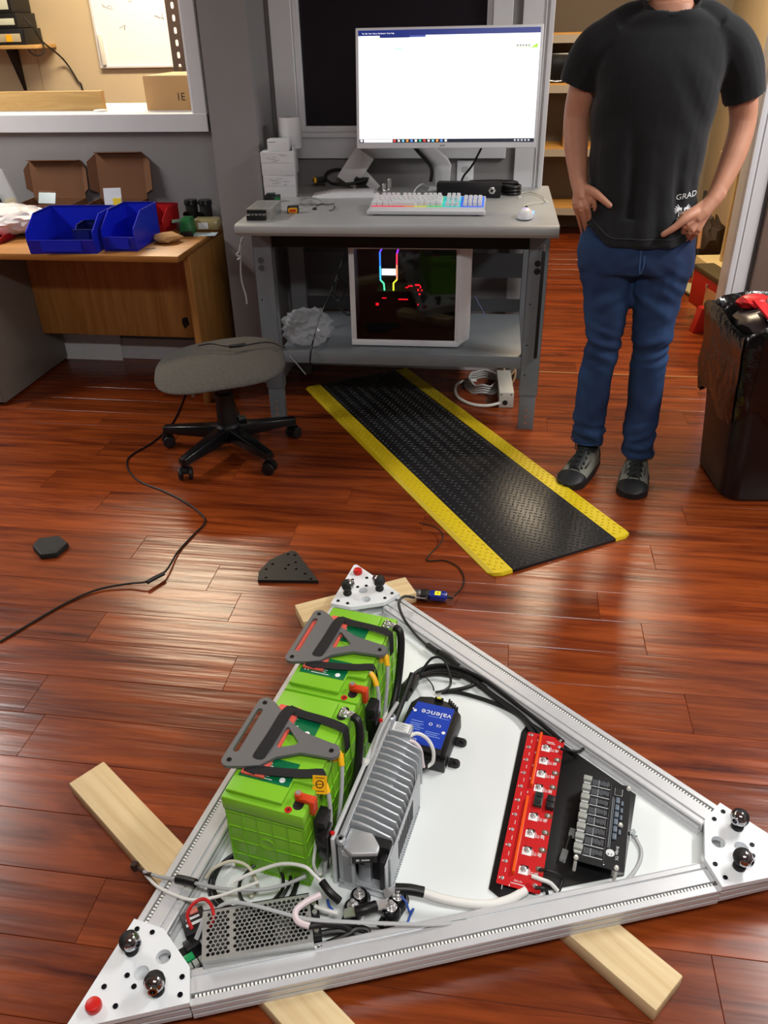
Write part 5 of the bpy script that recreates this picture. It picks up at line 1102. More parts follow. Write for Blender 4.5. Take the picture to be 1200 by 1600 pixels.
for k in range(6): MB().cyl((-.05+.02*k, -.02+.012*(k % 3), .004), (-.045+.02*k, -.005+.012*(k % 2), .02), .008, n=8).build('fitting', mat('yellow_fitting', (190, 160, 40), .5), t)
for k, (lab, x) in enumerate((('left of two black sockets at the back of the desk', -1.5), ('right of two black sockets at the back of the desk', -1.43))):
    t = thing('rubber_socket', lab, 'socket', (x, 3.835, ZD), .0, 'black sockets at the back of the desk'); MB().cyl((0, 0, 0), (0, 0, .09), .028, n=16).build('body', RUB, t); MB().cyl((0, 0, .09), (0, 0, .11), .034, .03, n=10).build('collar', BLKG, t); MB().cyl((-.02, -.028, .05), (-.02, -.04, .05), .012, n=10).build('knob', BLKG, t)
MB().bb(-.06, .06, -.035, .035, 0, .0008, TR(-1.375, 3.615, ZD) @ RZ(radians(8))).build('pale_card', mat('pale_blue_card', (186, 206, 214), .7), label='pale blue card at the right end of the desk', cat='card')
crumple('kraft_scrap', BRNL, (-1.482, 3.46, ZD+.02), (.13, .11, .045), 14, n=2, amp=.5, label='torn kraft paper scrap right of the blue bins', cat='paper')
t = thing('small_key', 'small dark metal tag lying before the kraft scrap', 'tag', (-1.505, 3.335, ZD), .4); MB().bb(-.016, .012, -.004, .004, 0, .002).build('blade', GREYB, t); MB().lathe([(.007, 0), (.007, .002), (.003, .002), (.003, 0)], 12, TR(-.02, 0, 0), cap=False).build('ring', GREYB, t)
# ---------------------------------------------------------------- on the pass-through sill and in the office beyond
t = thing('kraft_carton', 'large kraft carton marked 1E on the window sill', 'box', (-1.56, 4.22, 1.188), radians(-2))
MB().bb(-.165, .2, -.19, .16, 0, .14).build('body', BRNL, t, bevel=.002); MB().bb(-.163, .198, -.188, .158, .14, .144).build('top_flap', mat('kraft_pale', (206, 176, 134), .8), t); MB().bb(-.163, .198, -.016, -.014, .144, .1445).build('flap_seam', BRN, t)
text('1E', .046, mat('carton_ink', (60, 44, 34), .7), t, (.012, -.1905, .055), (pi/2, 0, 0))
t = thing('sill_ledge', 'deep white ledge behind the pass-through opening', 'shelf', (-2.5, 4.3, 1.13)); MB().bb(-1.15, 1.05, -.27, .18, 0, .057).build('ledge', TRIMW, t, bevel=.002); MB().bb(-1.1, -1.06, -.25, .16, -1.13, 0).bb(.98, 1.02, -.25, .16, -1.13, 0).build('support', TRIMW, t)
PLY = wood_mat('plywood', (178, 138, 78), (206, 168, 106), rough=.6, scale=(2, 20, 20))
MB().bb(-2.9, -1.965, 4.06, 4.1, 1.188, 1.27).build('plywood_board', PLY, label='long plywood board lying on edge on the window sill', cat='board')
t = thing('sill_disc', 'little white disc on the sill at the plywood board\'s end', 'disc', (-1.95, 4.0, 1.188)); MB().lathe([(.03, 0), (.032, .004), (.028, .008), (.0001, .008)], 20).build('disc', PAPER, t)
wb = thing('whiteboard', 'whiteboard with faint scribbles on the office wall', 'whiteboard', (-2.2, 5.985, 1.29))
MB().bb(-.64, .9, -.006, .012, .014, .95).build('board', mat('whiteboard_gloss', (244, 244, 248), .25), wb)
MB().bb(-.655, .915, -.014, .014, 0, .014).bb(-.655, .915, -.014, .014, .95, .965).bb(-.655, -.64, -.014, .014, .014, .95).bb(.9, .915, -.014, .014, .014, .95).build('frame', TRIMW, wb, bevel=.002)
MB().bb(-.63, -.605, -.03, -.006, .02, .2).build('tube', mat('clear_tube', (214, 214, 210), .3), wb, bevel=.004)
rw = random.Random(9); INK = mat('marker_ink', (70, 72, 84), .6)
for cx, cz in ((-.55, .36), (-.38, .4), (-.45, .24), (-.2, .3), (.0, .26), (.08, .17), (.05, .34), (.22, .22), (.3, .4)):
    p = [(cx+rw.uniform(-.03, .03)+.008*i, -.0068, cz+rw.uniform(-.02, .02)) for i in range(6)]
    MB().tube(p, .0012, 4, 3).build('scribble', INK, wb)
rk = thing('rack_post', 'dark slotted steel rack post in front of the whiteboard', 'rack post', (-1.985, 5.2, 0))
hl = [[(x+q[0], z+q[1]) for q in rrect(.018, .034, .008, 2)] for z in [1.32+.062*i for i in range(14)] for x in (0,)]
b = MB(); fill_plate(b, [(-.042, 0), (.042, 0), (.042, 2.3), (-.042, 2.3)], hl, -.0015, .0015, RX(pi/2)); b.bb(-.042, -.039, 0, .04, 0, 2.3); b.build('post', mat('dark_brown_steel', (72, 58, 52), .5), rk, smooth=0)
MB().bb(-.06, .06, -.03, .06, 0, .006).build('foot_plate', MATS['dark_brown_steel'], rk)
ws = thing('wall_shelf', 'small wooden wall shelf carrying devices at the far left', 'shelf', (-3.42, 5.85, 1.42)); MB().bb(-.35, .26, -.14, .148, 0, .022).build('board', PLY, ws, bevel=.002)
MB().prism([(0, 0), (-.12, 0), (0, -.26)], -.012, .012, TR(-.04, .148, 0) @ RZ(pi/2) @ RX(pi/2)).build('bracket', BLK, ws)
for k, (lab, z, h) in enumerate((('lower black device with beige drawer on the wall shelf', 1.442, .095), ('upper black device with pale panel on the wall shelf', 1.538, .085), ('topmost black device partly out of view on the wall shelf', 1.624, .12))):
    t = thing('rack_device', lab, 'device', (-3.46, 5.85, z), radians(2), 'black devices stacked on the wall shelf'); MB().bb(-.3, .22-.02*k, -.13, .13, 0, h).build('case', BLK, t, bevel=.004)
    MB().bb(-.25, .2-.02*k, -.134, -.13, .018, h-.03).build('front_panel', mat('device_beige', (176, 168, 140), .5) if k == 0 else mat('device_pale', (196, 204, 190), .5), t, bevel=.002)
    if k == 0: MB().bb(.1, .14, -.137, -.134, .02, .06).build('yellow_sticker', YEL, t)
cable('black lead dropping from the wall shelf devices down the office wall', [(-3.22, 5.75, 1.6), (-3.17, 5.76, 1.54), (-3.15, 5.8, 1.46), (-3.11, 5.96, 1.35), (-3.05, 5.985, 1.22), (-3.02, 5.985, 1.1), (-3.02, 5.985, .3)], .006, CABK)
cable('black lead looping under the wall shelf devices', [(-3.23, 5.74, 1.53), (-3.22, 5.73, 1.42), (-3.18, 5.74, 1.38), (-3.14, 5.78, 1.4), (-3.15, 5.8, 1.47)], .005, CABK)

# ================================================================ mat, stool, floor bits
MATK = mat('black_mat_rubber', (30, 31, 33), .36, bump=.06, bscale=90); MATY = mat('yellow_mat_edge', (212, 186, 22), .5, bump=.05, bscale=90)
mt_ = thing('floor_mat', 'black diamond-tread anti-fatigue mat with yellow edges', 'mat', (.013, 2.098, .0005), radians(33.0))
ML, MWD, YE = 1.745, .56, .075
b = MB().bb(YE, MWD-YE, 0.0, ML, 0, .013); b.build('mat_body', MATK, mt_, bevel=.003)
def rc_edge(x0, x1, flip):
    pts = [(x0, .035), (x0+.01, .012), (x0+.035, 0), (x1, 0), (x1, ML), (x0, ML)]
    if flip: pts = [(MWD-x, y) for x, y in pts][::-1]
    tp = [(min(max(x, x0+.012), x1) if not flip else max(min(x, MWD-x0-.012), MWD-x1), max(y, .004)) for x, y in pts]
    MB().prism(pts, 0, .003).prism(pts, .003, .012, taper=tp).build('yellow_edge', MATY, mt_, smooth=0)
rc_edge(0, YE, False); rc_edge(0, YE, True)
def lugs(x0, x1, y0, y1, p, mt2, name, sc=1):
    b = MB(); j = 0; y = y0
    while y < y1:
        i = 0; x = x0+(p/2 if j % 2 else 0)
        while x < x1:
            a = radians(45 if (i+j) % 2 else -45); l, w, h = .0088*sc, .0034*sc, .0021
            ca, sa = cos(a), sin(a)
            base = [(-l, 0), (0, -w), (l, 0), (0, w)]; top = [(-l*.55, 0), (0, -w*.45), (l*.55, 0), (0, w*.45)]
            b.add([(x+u*ca-v*sa, y+u*sa+v*ca, .0128) for u, v in base]+[(x+u*ca-v*sa, y+u*sa+v*ca, .013+h) for u, v in top], [(4, 5, 6, 7), (0, 1, 5, 4), (1, 2, 6, 5), (2, 3, 7, 6), (3, 0, 4, 7)])
            x += p; i += 1
        y += p*.55; j += 1
    b.build(name, mt2, mt_, smooth=0, kind='stuff')
lugs(YE+.012, MWD-YE-.008, .012, ML-.01, .0245, MATK, 'tread_lugs')
b0 = len(bpy.data.objects)
def elugs(x0, x1):
    lugs(x0, x1, .03, ML-.02, .028, MATY, 'edge_lugs', .9)
elugs(.022, YE-.008); elugs(MWD-YE+.012, MWD-.018)
# --- stool
st = thing('office_stool', 'grey fabric swivel chair without backrest, on black star base', 'chair', (-1.1, 2.885, 0))
FAB = mat('grey_woven_fabric', (78, 75, 70), .9, var=.4, vscale=240, bump=.5, bscale=420)
def seat(u, v):
    a = 2*pi*u; c, s = cos(a), sin(a); n = 3.0
    r = 1/((abs(c)**n+abs(s)**n)**(1/n))
    # v 0 bottom centre -> 1 top centre
    if v < .5: k = sin(v*pi); z = -.029*cos(v*pi)
    else: k = sin(v*pi); z = -.029*cos(v*pi)*1.1
    k = k**.55 if k > 0 else 0
    x, y = .255*r*k*c, .25*r*k*s
    zz = .39+z*(.62+.25*x/.255)+.003*(y/.25)**2*(1 if y > 0 else -5)-.012*(x/.255)**2+.016*x/.255
    return (x, y, zz)
SM = RZ(radians(20))
MB().grid(seat, 56, 25, True, SM).build('seat', FAB, st)
MB().prism(rrect(.34, .34, .1), .352, .37, SM).build('seat_pan', BLK, st, bevel=.004)
MB().cyl((0, 0, .10), (0, 0, .26), .041, .038, n=20).cyl((0, 0, .25), (0, 0, .35), .022, n=16).build('gas_column', BLK, st)
MB().bb(-.08, .08, -.05, .05, .335, .354, SM).build('tilt_mechanism', BLK, st, bevel=.004)
MB().tube([(-.06, -.02, .33), (-.09, -.06, .31), (-.1, -.08, .27)], .006, 8).build('lever', mat('beige_lever', (170, 164, 150), .5), st)
MB().lathe([(.046, .055), (.056, .07), (.052, .12), (.042, .13)], 20).build('hub', BLK, st)
MB().cyl((.035, .03, .13), (.06, .05, .13), .014, n=12).build('knob', BLK, st)
for k in range(5):
    a = radians(-111+72*k); m = RZ(a)
    MB().add([(.03, -.036, .068), (.03, .036, .068), (.03, .028, .122), (.03, -.028, .122), (.288, -.022, .066), (.288, .022, .066), (.288, .016, .094), (.288, -.016, .094)], [(0, 3, 2, 1), (4, 5, 6, 7), (0, 1, 5, 4), (1, 2, 6, 5), (2, 3, 7, 6), (3, 0, 4, 7)], m).cyl((.272, 0, .06), (.272, 0, .093), .02, n=14, mt=m).build('base_arm', BLKG, st, bevel=.004)
    cs = MB().prism([(.025*cos(radians(q)), .025*sin(radians(q))) for q in range(0, 181, 20)], -.012, .012, m @ TR(.278, 0, .034) @ RZ(.6) @ RX(pi/2)).cyl((.272, 0, .05), (.272, 0, .066), .007, n=10, mt=m).build('caster', BLKG, st)
    for s in (-1, 1): MB().cyl((0, s*.013, 0), (0, s*.026, 0), .0255, n=20, mt=m @ TR(.278, 0, .0262) @ RZ(.6)).build('caster_wheel', BLK, cs, bevel=.003)
# --- long black lead from under the stool across the floor
fl = thing('floor_cable', 'long black lead running from the stool across the floor to the left', 'cable', (-1.2, 2.3, 0))
MB().tube([(-1.396, 1.614, 0.004), (-1.348, 1.708, 0.004), (-1.295, 1.805, 0.004), (-1.226, 1.884, 0.006), (-1.134, 1.921, 0.012), (-1.069, 1.931, 0.02), (-1.038, 1.993, 0.016), (-1.045, 2.122, 0.006), (-1.032, 2.223, 0.004), (-1.016, 2.309, 0.004), (-1.044, 2.363, 0.004), (-1.137, 2.444, 0.004), (-1.255, 2.518, 0.004), (-1.377, 2.58, 0.004), (-1.467, 2.677, 0.004), (-1.503, 2.78, 0.004), (-1.458, 2.923, 0.004), (-1.447, 3.119, 0.004), (-1.499, 3.405, 0.004), (-1.55, 3.561, 0.004)], .0034, 8).build('cord', CABK, fl, world=True)
MB().tube([(-1.07, 1.924, 0.02), (-1.058, 1.946, 0.02), (-1.037, 1.98, 0.018)], .007, 10, k=2).build('inline_plug', BLK, fl, world=True)
sc_ = thing('seat_cable', 'black lead with inline plug lying on the stool seat', 'cable', (-1.05, 3.0, .44))
MB().tube([(-1.206, 2.953, 0.43), (-1.154, 2.961, 0.437), (-1.08, 2.938, 0.437), (-1.018, 2.951, 0.437), (-0.952, 2.994, 0.437), (-0.904, 2.991, 0.437), (-0.852, 2.963, 0.43)], .0034, 8).build('cord', CABK, sc_, world=True)
MB().tube([(-1.071, 2.933, 0.439), (-1.042, 2.943, 0.439), (-1.013, 2.961, 0.439)], .008, 10, k=2).build('inline_plug', BLK, sc_, world=True)
# --- black hexagonal pad and black plate
t = thing('hex_pad', 'small black six-sided foam pad on the floor at the left', 'pad', (-1.494, 2.092, 0)); hxp = [(-.056, -.011), (-.058, .037), (.005, .061), (.06, .023), (.051, -.045), (.001, -.062)]
MB().prism(hxp, 0, .02, taper=[(x*.97, y*.97) for x, y in hxp]).build('pad', RUB, t, bevel=.003); MB().prism([(x*.8, y*.8) for x, y in hxp], .02, .0206).build('top_skin', mat('pad_top', (40, 40, 40), .8, bump=.3, bscale=200), t)
t = thing('black_corner_plate', 'loose black corner plate with drilled holes on the floor', 'plate', (-.655, 2.07, 0), 0); pt = [(-.073, -.08), (-.082, -.035), (-.064, .035), (-.007, .096), (.012, .09), (.12, -.061)]
b = MB(); fill_plate(b, pt, [circ(x, y, .005, 10) for x, y in ((-.062, -.02), (-.048, .01), (-.012, .072), (.012, .07), (.005, .012), (.024, .03), (.0, -.01), (.035, -.008), (.07, -.03), (.095, -.055), (-.05, -.065))], 0, .012); b.build('plate', mat('black_sheet', (24, 24, 25), .5), t, smooth=20)
# --- bin with liner on the right
tb = thing('waste_bin', 'tall black waste bin with black liner at the right edge', 'bin', (.955, 2.86, 0), radians(6))
LIN = mat('black_liner_film', (14, 13, 13), .18, bump=.5, bscale=22)
def rr4(w, d, r): return rrect(w, d, r, 4)
b = MB(); lv = [(.0, .27, .32), (.012, .29, .34), (.25, .32, .38), (.62, .385, .46)]
n = len(rr4(.2, .2, .05)); vs = []
for z, w_, d_ in lv: vs += [(x, y, z) for x, y in rr4(w_, d_, .06)]
fs = [list(range(n))[::-1]]+[(j*n+i, j*n+(i+1) % n, (j+1)*n+(i+1) % n, (j+1)*n+i) for j in range(3) for i in range(n)]
b.add(vs, fs).build('body', mat('black_bin_plastic', (20, 19, 19), .4), tb)
rl_ = random.Random(2); vs = []; ring = rr4(.4, .475, .07); n = len(ring); ph = [rl_.uniform(0, 6) for _ in range(6)]
for lvl, (z, s) in enumerate(((.33, .93), (.42, 1.0), (.5, 1.01), (.58, 1.04), (.63, 1.05), (.645, 1.02), (.63, .95), (.56, .9))):
    for i, (x, y) in enumerate(catmull([(p[0], p[1], 0) for p in ring], 3, True)[:] and [(q.x, q.y) for q in catmull([(p[0], p[1], 0) for p in ring], 3, True)]):
        a = atan2(y, x); dz = (.035*sin(5*a+ph[0])+.02*sin(11*a+ph[1])) * (1 if lvl == 0 else (.35 if lvl > 2 else .4)); ds = 1+.018*sin(17*a+ph[2]+lvl)+.012*sin(29*a+ph[3]+lvl*2)
        vs.append((x*s*ds, y*s*ds, z+dz))
n3 = n*3; fs = [(j*n3+i, j*n3+(i+1) % n3, (j+1)*n3+(i+1) % n3, (j+1)*n3+i) for j in range(7) for i in range(n3)]
MB().add(vs, fs).build('liner', LIN, tb, smooth=50)
crumple('white_plastic_tub', mat('milky_plastic', (226, 226, 228), .35), (.99, 2.9, .65), (.2, .2, .15), 31, n=3, amp=.16, label='crushed milky plastic tub on top of the waste', cat='rubbish')
crumple('film_scrap', mat('grey_film', (176, 172, 176), .2, bump=.4, bscale=20), (1.0, 2.76, .6), (.24, .2, .12), 32, n=3, amp=.4, label='grey film scrap at the front of the waste bin', cat='rubbish')
crumple('dark_film_scrap', mat('dark_film', (60, 52, 54), .25), (.9, 2.9, .6), (.2, .26, .1), 33, n=3, amp=.4, label='dark film scrap in the waste bin', cat='rubbish')
t = thing('red_packet', 'flat red packet with white edge in the waste bin', 'packet', (.875, 2.83, .66), .6); MB().bb(-.04, .04, -.045, .045, 0, .008, RX(.5) @ RY(.3)).build('red_face', mat('red_packet', (204, 22, 30), .4), t, bevel=.002); MB().bb(-.044, .044, -.055, -.045, .0, .006, RX(.5) @ RY(.3)).build('white_edge', PAPER, t)
crumple('red_wrapper', mat('red_wrapper', (196, 30, 34), .35), (.87, 2.96, .655), (.12, .1, .05), 36, n=3, amp=.5, label='crumpled red wrapper at the back of the waste bin', cat='rubbish')
crumple('white_tissue', PAPER, (1.06, 2.8, .66), (.14, .1, .05), 38, n=3, amp=.4, label='white tissue in the waste bin below the milky tub', cat='rubbish')
# ================================================================ storage room seen through the doorway
SHW = wood_mat('shelf_board', (186, 138, 70), (214, 168, 96), rough=.5, scale=(2, 16, 16)); SHE = mat('shelf_edge_grey', (164, 160, 154), .5)
sh = thing('storage_shelf', 'tall storage shelf with wooden boards in the back room', 'shelf', (.62, 7.08, 0))
SZ = (.2, .635, 1.075, 1.40)
for z in SZ:
    o = MB().bb(-.62, .6, -.17, .2, z, z+.035).build('shelf_board', SHW, sh, bevel=.001); MB().bb(-.62, .6, -.18, -.17, z-.03, z+.022).build('edge_strip', SHE, o)
for x in (-.62, .58): MB().bb(x, x+.02, -.17, .2, 0, 2.1).build('upright', SHE, sh)
MB().bb(-.62, .6, .2, .21, 0, 2.1).build('back_panel', mat('shelf_back_grey', (104, 96, 90), .7), sh)
t = thing('black_case', 'black bagged case on an upper storage shelf', 'case', (.3, 7.05, 1.11)); MB().bb(-.2, .2, -.11, .11, 0, .2).build('case', BLKG, t, bevel=.02); MB().tube([(-.15, -.12, .06), (-.08, -.13, .02), (.02, -.13, .015), (.1, -.12, .05)], .004, 6).build('shiny_strap', STEEL, t); MB().tube([(-.19, -.12, .1), (-.16, -.13, .17), (-.1, -.12, .19)], .012, 8).build('handle', BLK, t)
t = thing('upright_carton', 'narrow upright kraft carton on a storage shelf', 'box', (.42, 7.03, .67)); MB().bb(-.05, .07, -.1, .1, 0, .22).build('body', BRNL, t, bevel=.002); MB().bb(.068, .071, -.1, .1, .13, .14).build('seam', BRN, t); MB().cyl((-.02, -.1, .08), (-.02, -.104, .08), .01, n=10).build('stud', BLK, t)
t = thing('shallow_dish', 'pale shallow dish at the left of a storage shelf', 'dish', (.17, 6.98, .67)); MB().lathe([(.03, 0), (.07, .03), (.068, .034), (.028, .006), (.0001, .006)], 20).build('dish', mat('cream_ceramic', (214, 200, 170), .4), t)
t = thing('side_counter', 'narrow beige counter along the storage room\'s right wall', 'counter', (1.42, 5.6, 0)); MB().bb(-.11, .115, -.25, .25, .745, .78).build('top', mat('beige_laminate', (206, 186, 140), .5), t, bevel=.003); MB().bb(-.1, -.08, -.24, -.2, 0, .745).bb(-.1, -.08, .2, .24, 0, .745).bb(.09, .11, -.24, .24, 0, .745).build('frame', mat('beige_frame', (190, 168, 124), .6), t)
crumple('white_bag', mat('white_bag_film', (222, 218, 206), .4), (1.38, 5.52, .85), (.12, .18, .15), 41, n=3, amp=.4, label='white plastic bag standing on the beige counter', cat='bag')
t = thing('red_tool_case', 'red metal tool case with paper label by the door casing', 'tool case', (1.16, 4.72, 0), radians(12)); MB().bb(-.05, .06, -.16, .2, .08, .27).build('case', mat('red_enamel', (176, 28, 20), .4), t, bevel=.004); MB().bb(-.055, .065, -.165, .205, .27, .3).build('lid', mat('dark_olive_metal', (92, 84, 60), .4, .4), t, bevel=.003)
MB().bb(-.052, -.05, -.15, .0, .11, .22).build('paper_label', mat('tan_label', (200, 158, 110), .6), t); MB().bb(-.054, -.052, -.1, -.06, .13, .17).build('label_mark', mat('label_mark', (150, 60, 40), .6), t); MB().prism([(-.12, 0), (-.02, 0), (-.05, .14), (-.09, .14)], -.03, .03, TR(-.02, -.1, 0) @ RX(pi/2)).build('foot', MATS['red_enamel'], t, bevel=.003); MB().bb(.0, .05, -.1, .18, 0, .08).build('base', BLK, t)
MB().bb(-.056, -.05, -.02, .0, .22, .24).build('latch', STEEL, t)
t = thing('shoe_insole', 'pale olive shoe insole lying on the back room floor', 'insole', (1.179, 5.363, 0), radians(100)); ins = catmull([(-.17, -.03, 0), (-.16, .035, 0), (-.06, .04, 0), (.05, .05, 0), (.15, .045, 0), (.18, 0, 0), (.13, -.05, 0), (.03, -.038, 0), (-.08, -.03, 0)], 4, True)
MB().prism([(p.x, p.y) for p in ins], .012, .024).build('insole', mat('olive_pale', (168, 162, 128), .7), t); MB().prism([(p.x*1.04, p.y*1.06) for p in ins], 0, .012).build('sole', BLK, t)
t = thing('beige_carton', 'beige carton with open flaps beyond the red tool case', 'box', (1.36, 5.35, 0), radians(8)); MB().bb(-.13, .13, -.2, .2, 0, .2).build('body', mat('beige_card', (206, 186, 136), .8), t, bevel=.003); MB().bb(-.13, -.05, -.2, .2, 0, .004, TR(-.0, 0, .2) @ RY(-.5)).build('flap', MATS['beige_card'], t)
t = thing('dark_stick', 'dark stick leaning by the person\'s hip in the back room', 'stick', (1.221, 5.513, 0)); MB().cyl((0, 0, 0), (.02, .25, .55), .011, n=10).build('shaft', BLK, t); MB().cyl((.008, .1, .22), (.012, .15, .33), .013, n=10).build('band', mat('tan_band', (176, 130, 90), .6), t)
crumple('dark_strap_heap', mat('dark_strap', (70, 58, 48), .7), (1.28, 5.85, .2), (.3, .3, .4), 44, n=3, amp=.6, label='heap of dark straps and bags before the beige wall', cat='bags')

# ================================================================ the person standing at the right
from mathutils.bvhtree import BVHTree
SKIN = mat('skin', (188, 134, 108), .55, var=.06, vscale=30); SKIN.node_tree.nodes['Principled BSDF'].inputs['Subsurface Weight'].default_value = .08
SHIRT = mat('black_cotton', (15, 18, 23), .9, var=.1, vscale=60, bump=.12, bscale=500)
SHIRT.node_tree.nodes['Principled BSDF'].inputs['Sheen Weight'].default_value = .12
def denim():
    m = mat('blue_denim', (26, 48, 88), .85, bump=.15, bscale=700); nt = m.node_tree; N = nt.nodes; L = nt.links; p = N['Principled BSDF']
    tc = N.new('ShaderNodeTexCoord'); n = N.new('ShaderNodeTexNoise'); n.inputs['Scale'].default_value = 5; n.inputs['Detail'].default_value = 6; L.new(tc.outputs['Object'], n.inputs['Vector'])
    r = N.new('ShaderNodeValToRGB'); r.color_ramp.elements[0].position = .35; r.color_ramp.elements[0].color = lin((20, 38, 74)); r.color_ramp.elements[1].position = .72; r.color_ramp.elements[1].color = lin((42, 76, 122))
    L.new(n.outputs['Fac'], r.inputs[0]); L.new(r.outputs[0], p.inputs['Base Color']); return m
DENIM = denim()
pe = thing('person', 'person in black t-shirt and blue jeans with both hands in pockets', 'person', (.43, 2.86, 0))
def solid(b, name, m, voxel, it, fn=None, cuts=(), parent=pe, smooth=True):
    """union of overlapping closed shapes as one continuous skin"""
    me = bpy.data.meshes.new('tmp'); me.from_pydata([tuple(v) for v in b.v], [], b.f)
    o = bpy.data.objects.new('tmp', me); COL.objects.link(o)
    r = o.modifiers.new('r', 'REMESH'); r.mode = 'VOXEL'; r.voxel_size = voxel
    if it: s = o.modifiers.new('s', 'SMOOTH'); s.iterations = it; s.factor = .5
    dg = bpy.context.evaluated_depsgraph_get(); me2 = bpy.data.meshes.new_from_object(o.evaluated_get(dg)); bpy.data.objects.remove(o)
    if cuts:
        bm = bmesh.new(); bm.from_mesh(me2)
        for co, no in cuts:
            bmesh.ops.bisect_plane(bm, geom=bm.verts[:]+bm.edges[:]+bm.faces[:], plane_co=co, plane_no=no, clear_outer=True)
        bm.to_mesh(me2); bm.free()
    if fn:
        me2.update()
        cn = [(v.co.copy(), v.normal.copy()) for v in me2.vertices]
        for v, (c_, n_) in zip(me2.vertices, cn): v.co = fn(c_, n_)
    me2.materials.clear(); me2.materials.append(m); me2.name = name
    me2.transform(Matrix.Translation(parent.location).inverted())
    ob = bpy.data.objects.new(name, me2); ob.parent = parent; COL.objects.link(ob); me2.shade_smooth()
    return ob
def loft(b, rings, n=40, ex=2.4):
    """rings (cx, cy, z, rx, ry) stacked into a closed body"""
    R = []
    for i in range(len(rings)-1):
        p0 = rings[max(i-1, 0)]; p1 = rings[i]; p2 = rings[i+1]; p3 = rings[min(i+2, len(rings)-1)]
        for j in range(5):
            t = j/5; R.append([.5*((2*p1[c])+(p2[c]-p0[c])*t+(2*p0[c]-5*p1[c]+4*p2[c]-p3[c])*t*t+(3*p1[c]-p0[c]-3*p2[c]+p3[c])*t**3) for c in range(5)])
    R.append(rings[-1]); vs = []
    for cx, cy, z, rx, ry in R:
        for i in range(n):
            a = 2*pi*i/n; c, s = cos(a), sin(a); k = 1/((abs(c)**ex+abs(s)**ex)**(1/ex)); vs.append((cx+rx*k*c, cy+ry*k*s, z))
    fs = [(j*n+i, j*n+(i+1) % n, (j+1)*n+(i+1) % n, (j+1)*n+i) for j in range(len(R)-1) for i in range(n)]+[list(range(n))[::-1], [(len(R)-1)*n+i for i in range(n)]]
    return b.add(vs, fs)
def limb(b, pts, r, n=18): return b.tube(pts, r, n, 5)
def ball(b, c, d, n=16):
    return b.lathe([(max(.0005, sin(pi*i/10)), -cos(pi*i/10)) for i in range(11)], n, Matrix.Translation(c) @ Matrix.Diagonal((d[0], d[1], d[2], 1)))
# ---- body: head, neck, torso core, arms, hands, legs in one surface
b = MB()
ball(b, (.43, 2.875, 1.735), (.076, .096, .105)); ball(b, (.43, 2.842, 1.675), (.058, .066, .06)); ball(b, (.43, 2.80, 1.64), (.03, .026, .024))
limb(b, [(.43, 2.792, 1.72), (.43, 2.778, 1.695), (.43, 2.776, 1.685)], [.009, .013, .011], 10)              # nose
for s in (-1, 1): ball(b, (.43+s*.079, 2.885, 1.715), (.012, .022, .034)); ball(b, (.43+s*.033, 2.795, 1.742), (.022, .012, .008))
limb(b, [(.43, 2.888, 1.66), (.43, 2.89, 1.58), (.43, 2.892, 1.50)], [.057, .06, .075])
limb(b, [(.43, 2.905, 1.545), (.35, 2.89, 1.495), (.26, 2.888, 1.455)], [.045, .042, .046]); limb(b, [(.43, 2.905, 1.545), (.51, 2.89, 1.495), (.6, 2.888, 1.455)], [.045, .042, .046])
loft(b, [(.43, 2.884, 1.555, .062, .062), (.43, 2.882, 1.505, .088, .072), (.43, 2.885, 1.46, .13, .068), (.42, 2.87, 1.35, .16, .095), (.42, 2.87, 1.15, .15, .09), (.42, 2.865, 1.0, .15, .09), (.425, 2.865, .9, .155, .095), (.425, 2.865, .8, .15, .09)])
limb(b, [(.35, 2.865, .84), (.352, 2.86, .66), (.355, 2.852, .5), (.346, 2.885, .3), (.35, 2.91, .08)], [.08, .068, .05, .045, .034]); limb(b, [(.51, 2.865, .84), (.516, 2.85, .66), (.518, 2.84, .5), (.526, 2.86, .3), (.54, 2.862, .08)], [.08, .068, .05, .045, .034])
limb(b, [(.245, 2.888, 1.455), (.205, 2.9, 1.345), (.19, 2.91, 1.25), (.196, 2.88, 1.17), (.208, 2.84, 1.09), (.213, 2.828, 1.065)], [.055, .045, .039, .038, .028, .026])
limb(b, [(.615, 2.888, 1.455), (.675, 2.9, 1.33), (.7, 2.905, 1.235), (.682, 2.865, 1.14), (.645, 2.81, 1.055), (.625, 2.785, 1.02)], [.055, .046, .04, .038, .028, .026])
def hand(wr, kn, tips, th):
    wr = Vector(wr)
    for k, (q, tp, r) in enumerate(zip(kn, tips, (.0076, .0078, .0076, .007))):
        q = Vector(q); tp = Vector(tp); st = wr+(q-wr)*.12+Vector(((k-1.5)*.004, 0, 0))
        limb(b, [st, wr*.45+q*.55, q], [.016, .0135, .0102], 12); mid = (q+tp)/2+Vector((0, -.008, .004))
        limb(b, [q, mid, tp], [.0092, r, r*.85], 12); ball(b, tp, (r*.85,)*3, 10)
    pc_ = (Vector(kn[1])+Vector(kn[2]))/2; limb(b, [wr+(wr-pc_)*.4, wr, wr*.6+pc_*.4, wr*.3+pc_*.7], [.026, .0255, .024, .017], 14)
    th = [Vector(p) for p in th]; limb(b, th, [.019, .0145, .0115, .0095], 12); ball(b, th[-1], (.0095,)*3, 10)
hand((.213, 2.826, 1.065), [(.262, 2.784, 1.02), (.243, 2.777, 1.004), (.223, 2.78, .997), (.205, 2.792, 1.003)], [(.296, 2.845, .895), (.279, 2.85, .888), (.262, 2.856, .888), (.246, 2.866, .895)], [(.226, 2.815, 1.052), (.258, 2.785, 1.046), (.285, 2.764, 1.03), (.31, 2.752, 1.012)])
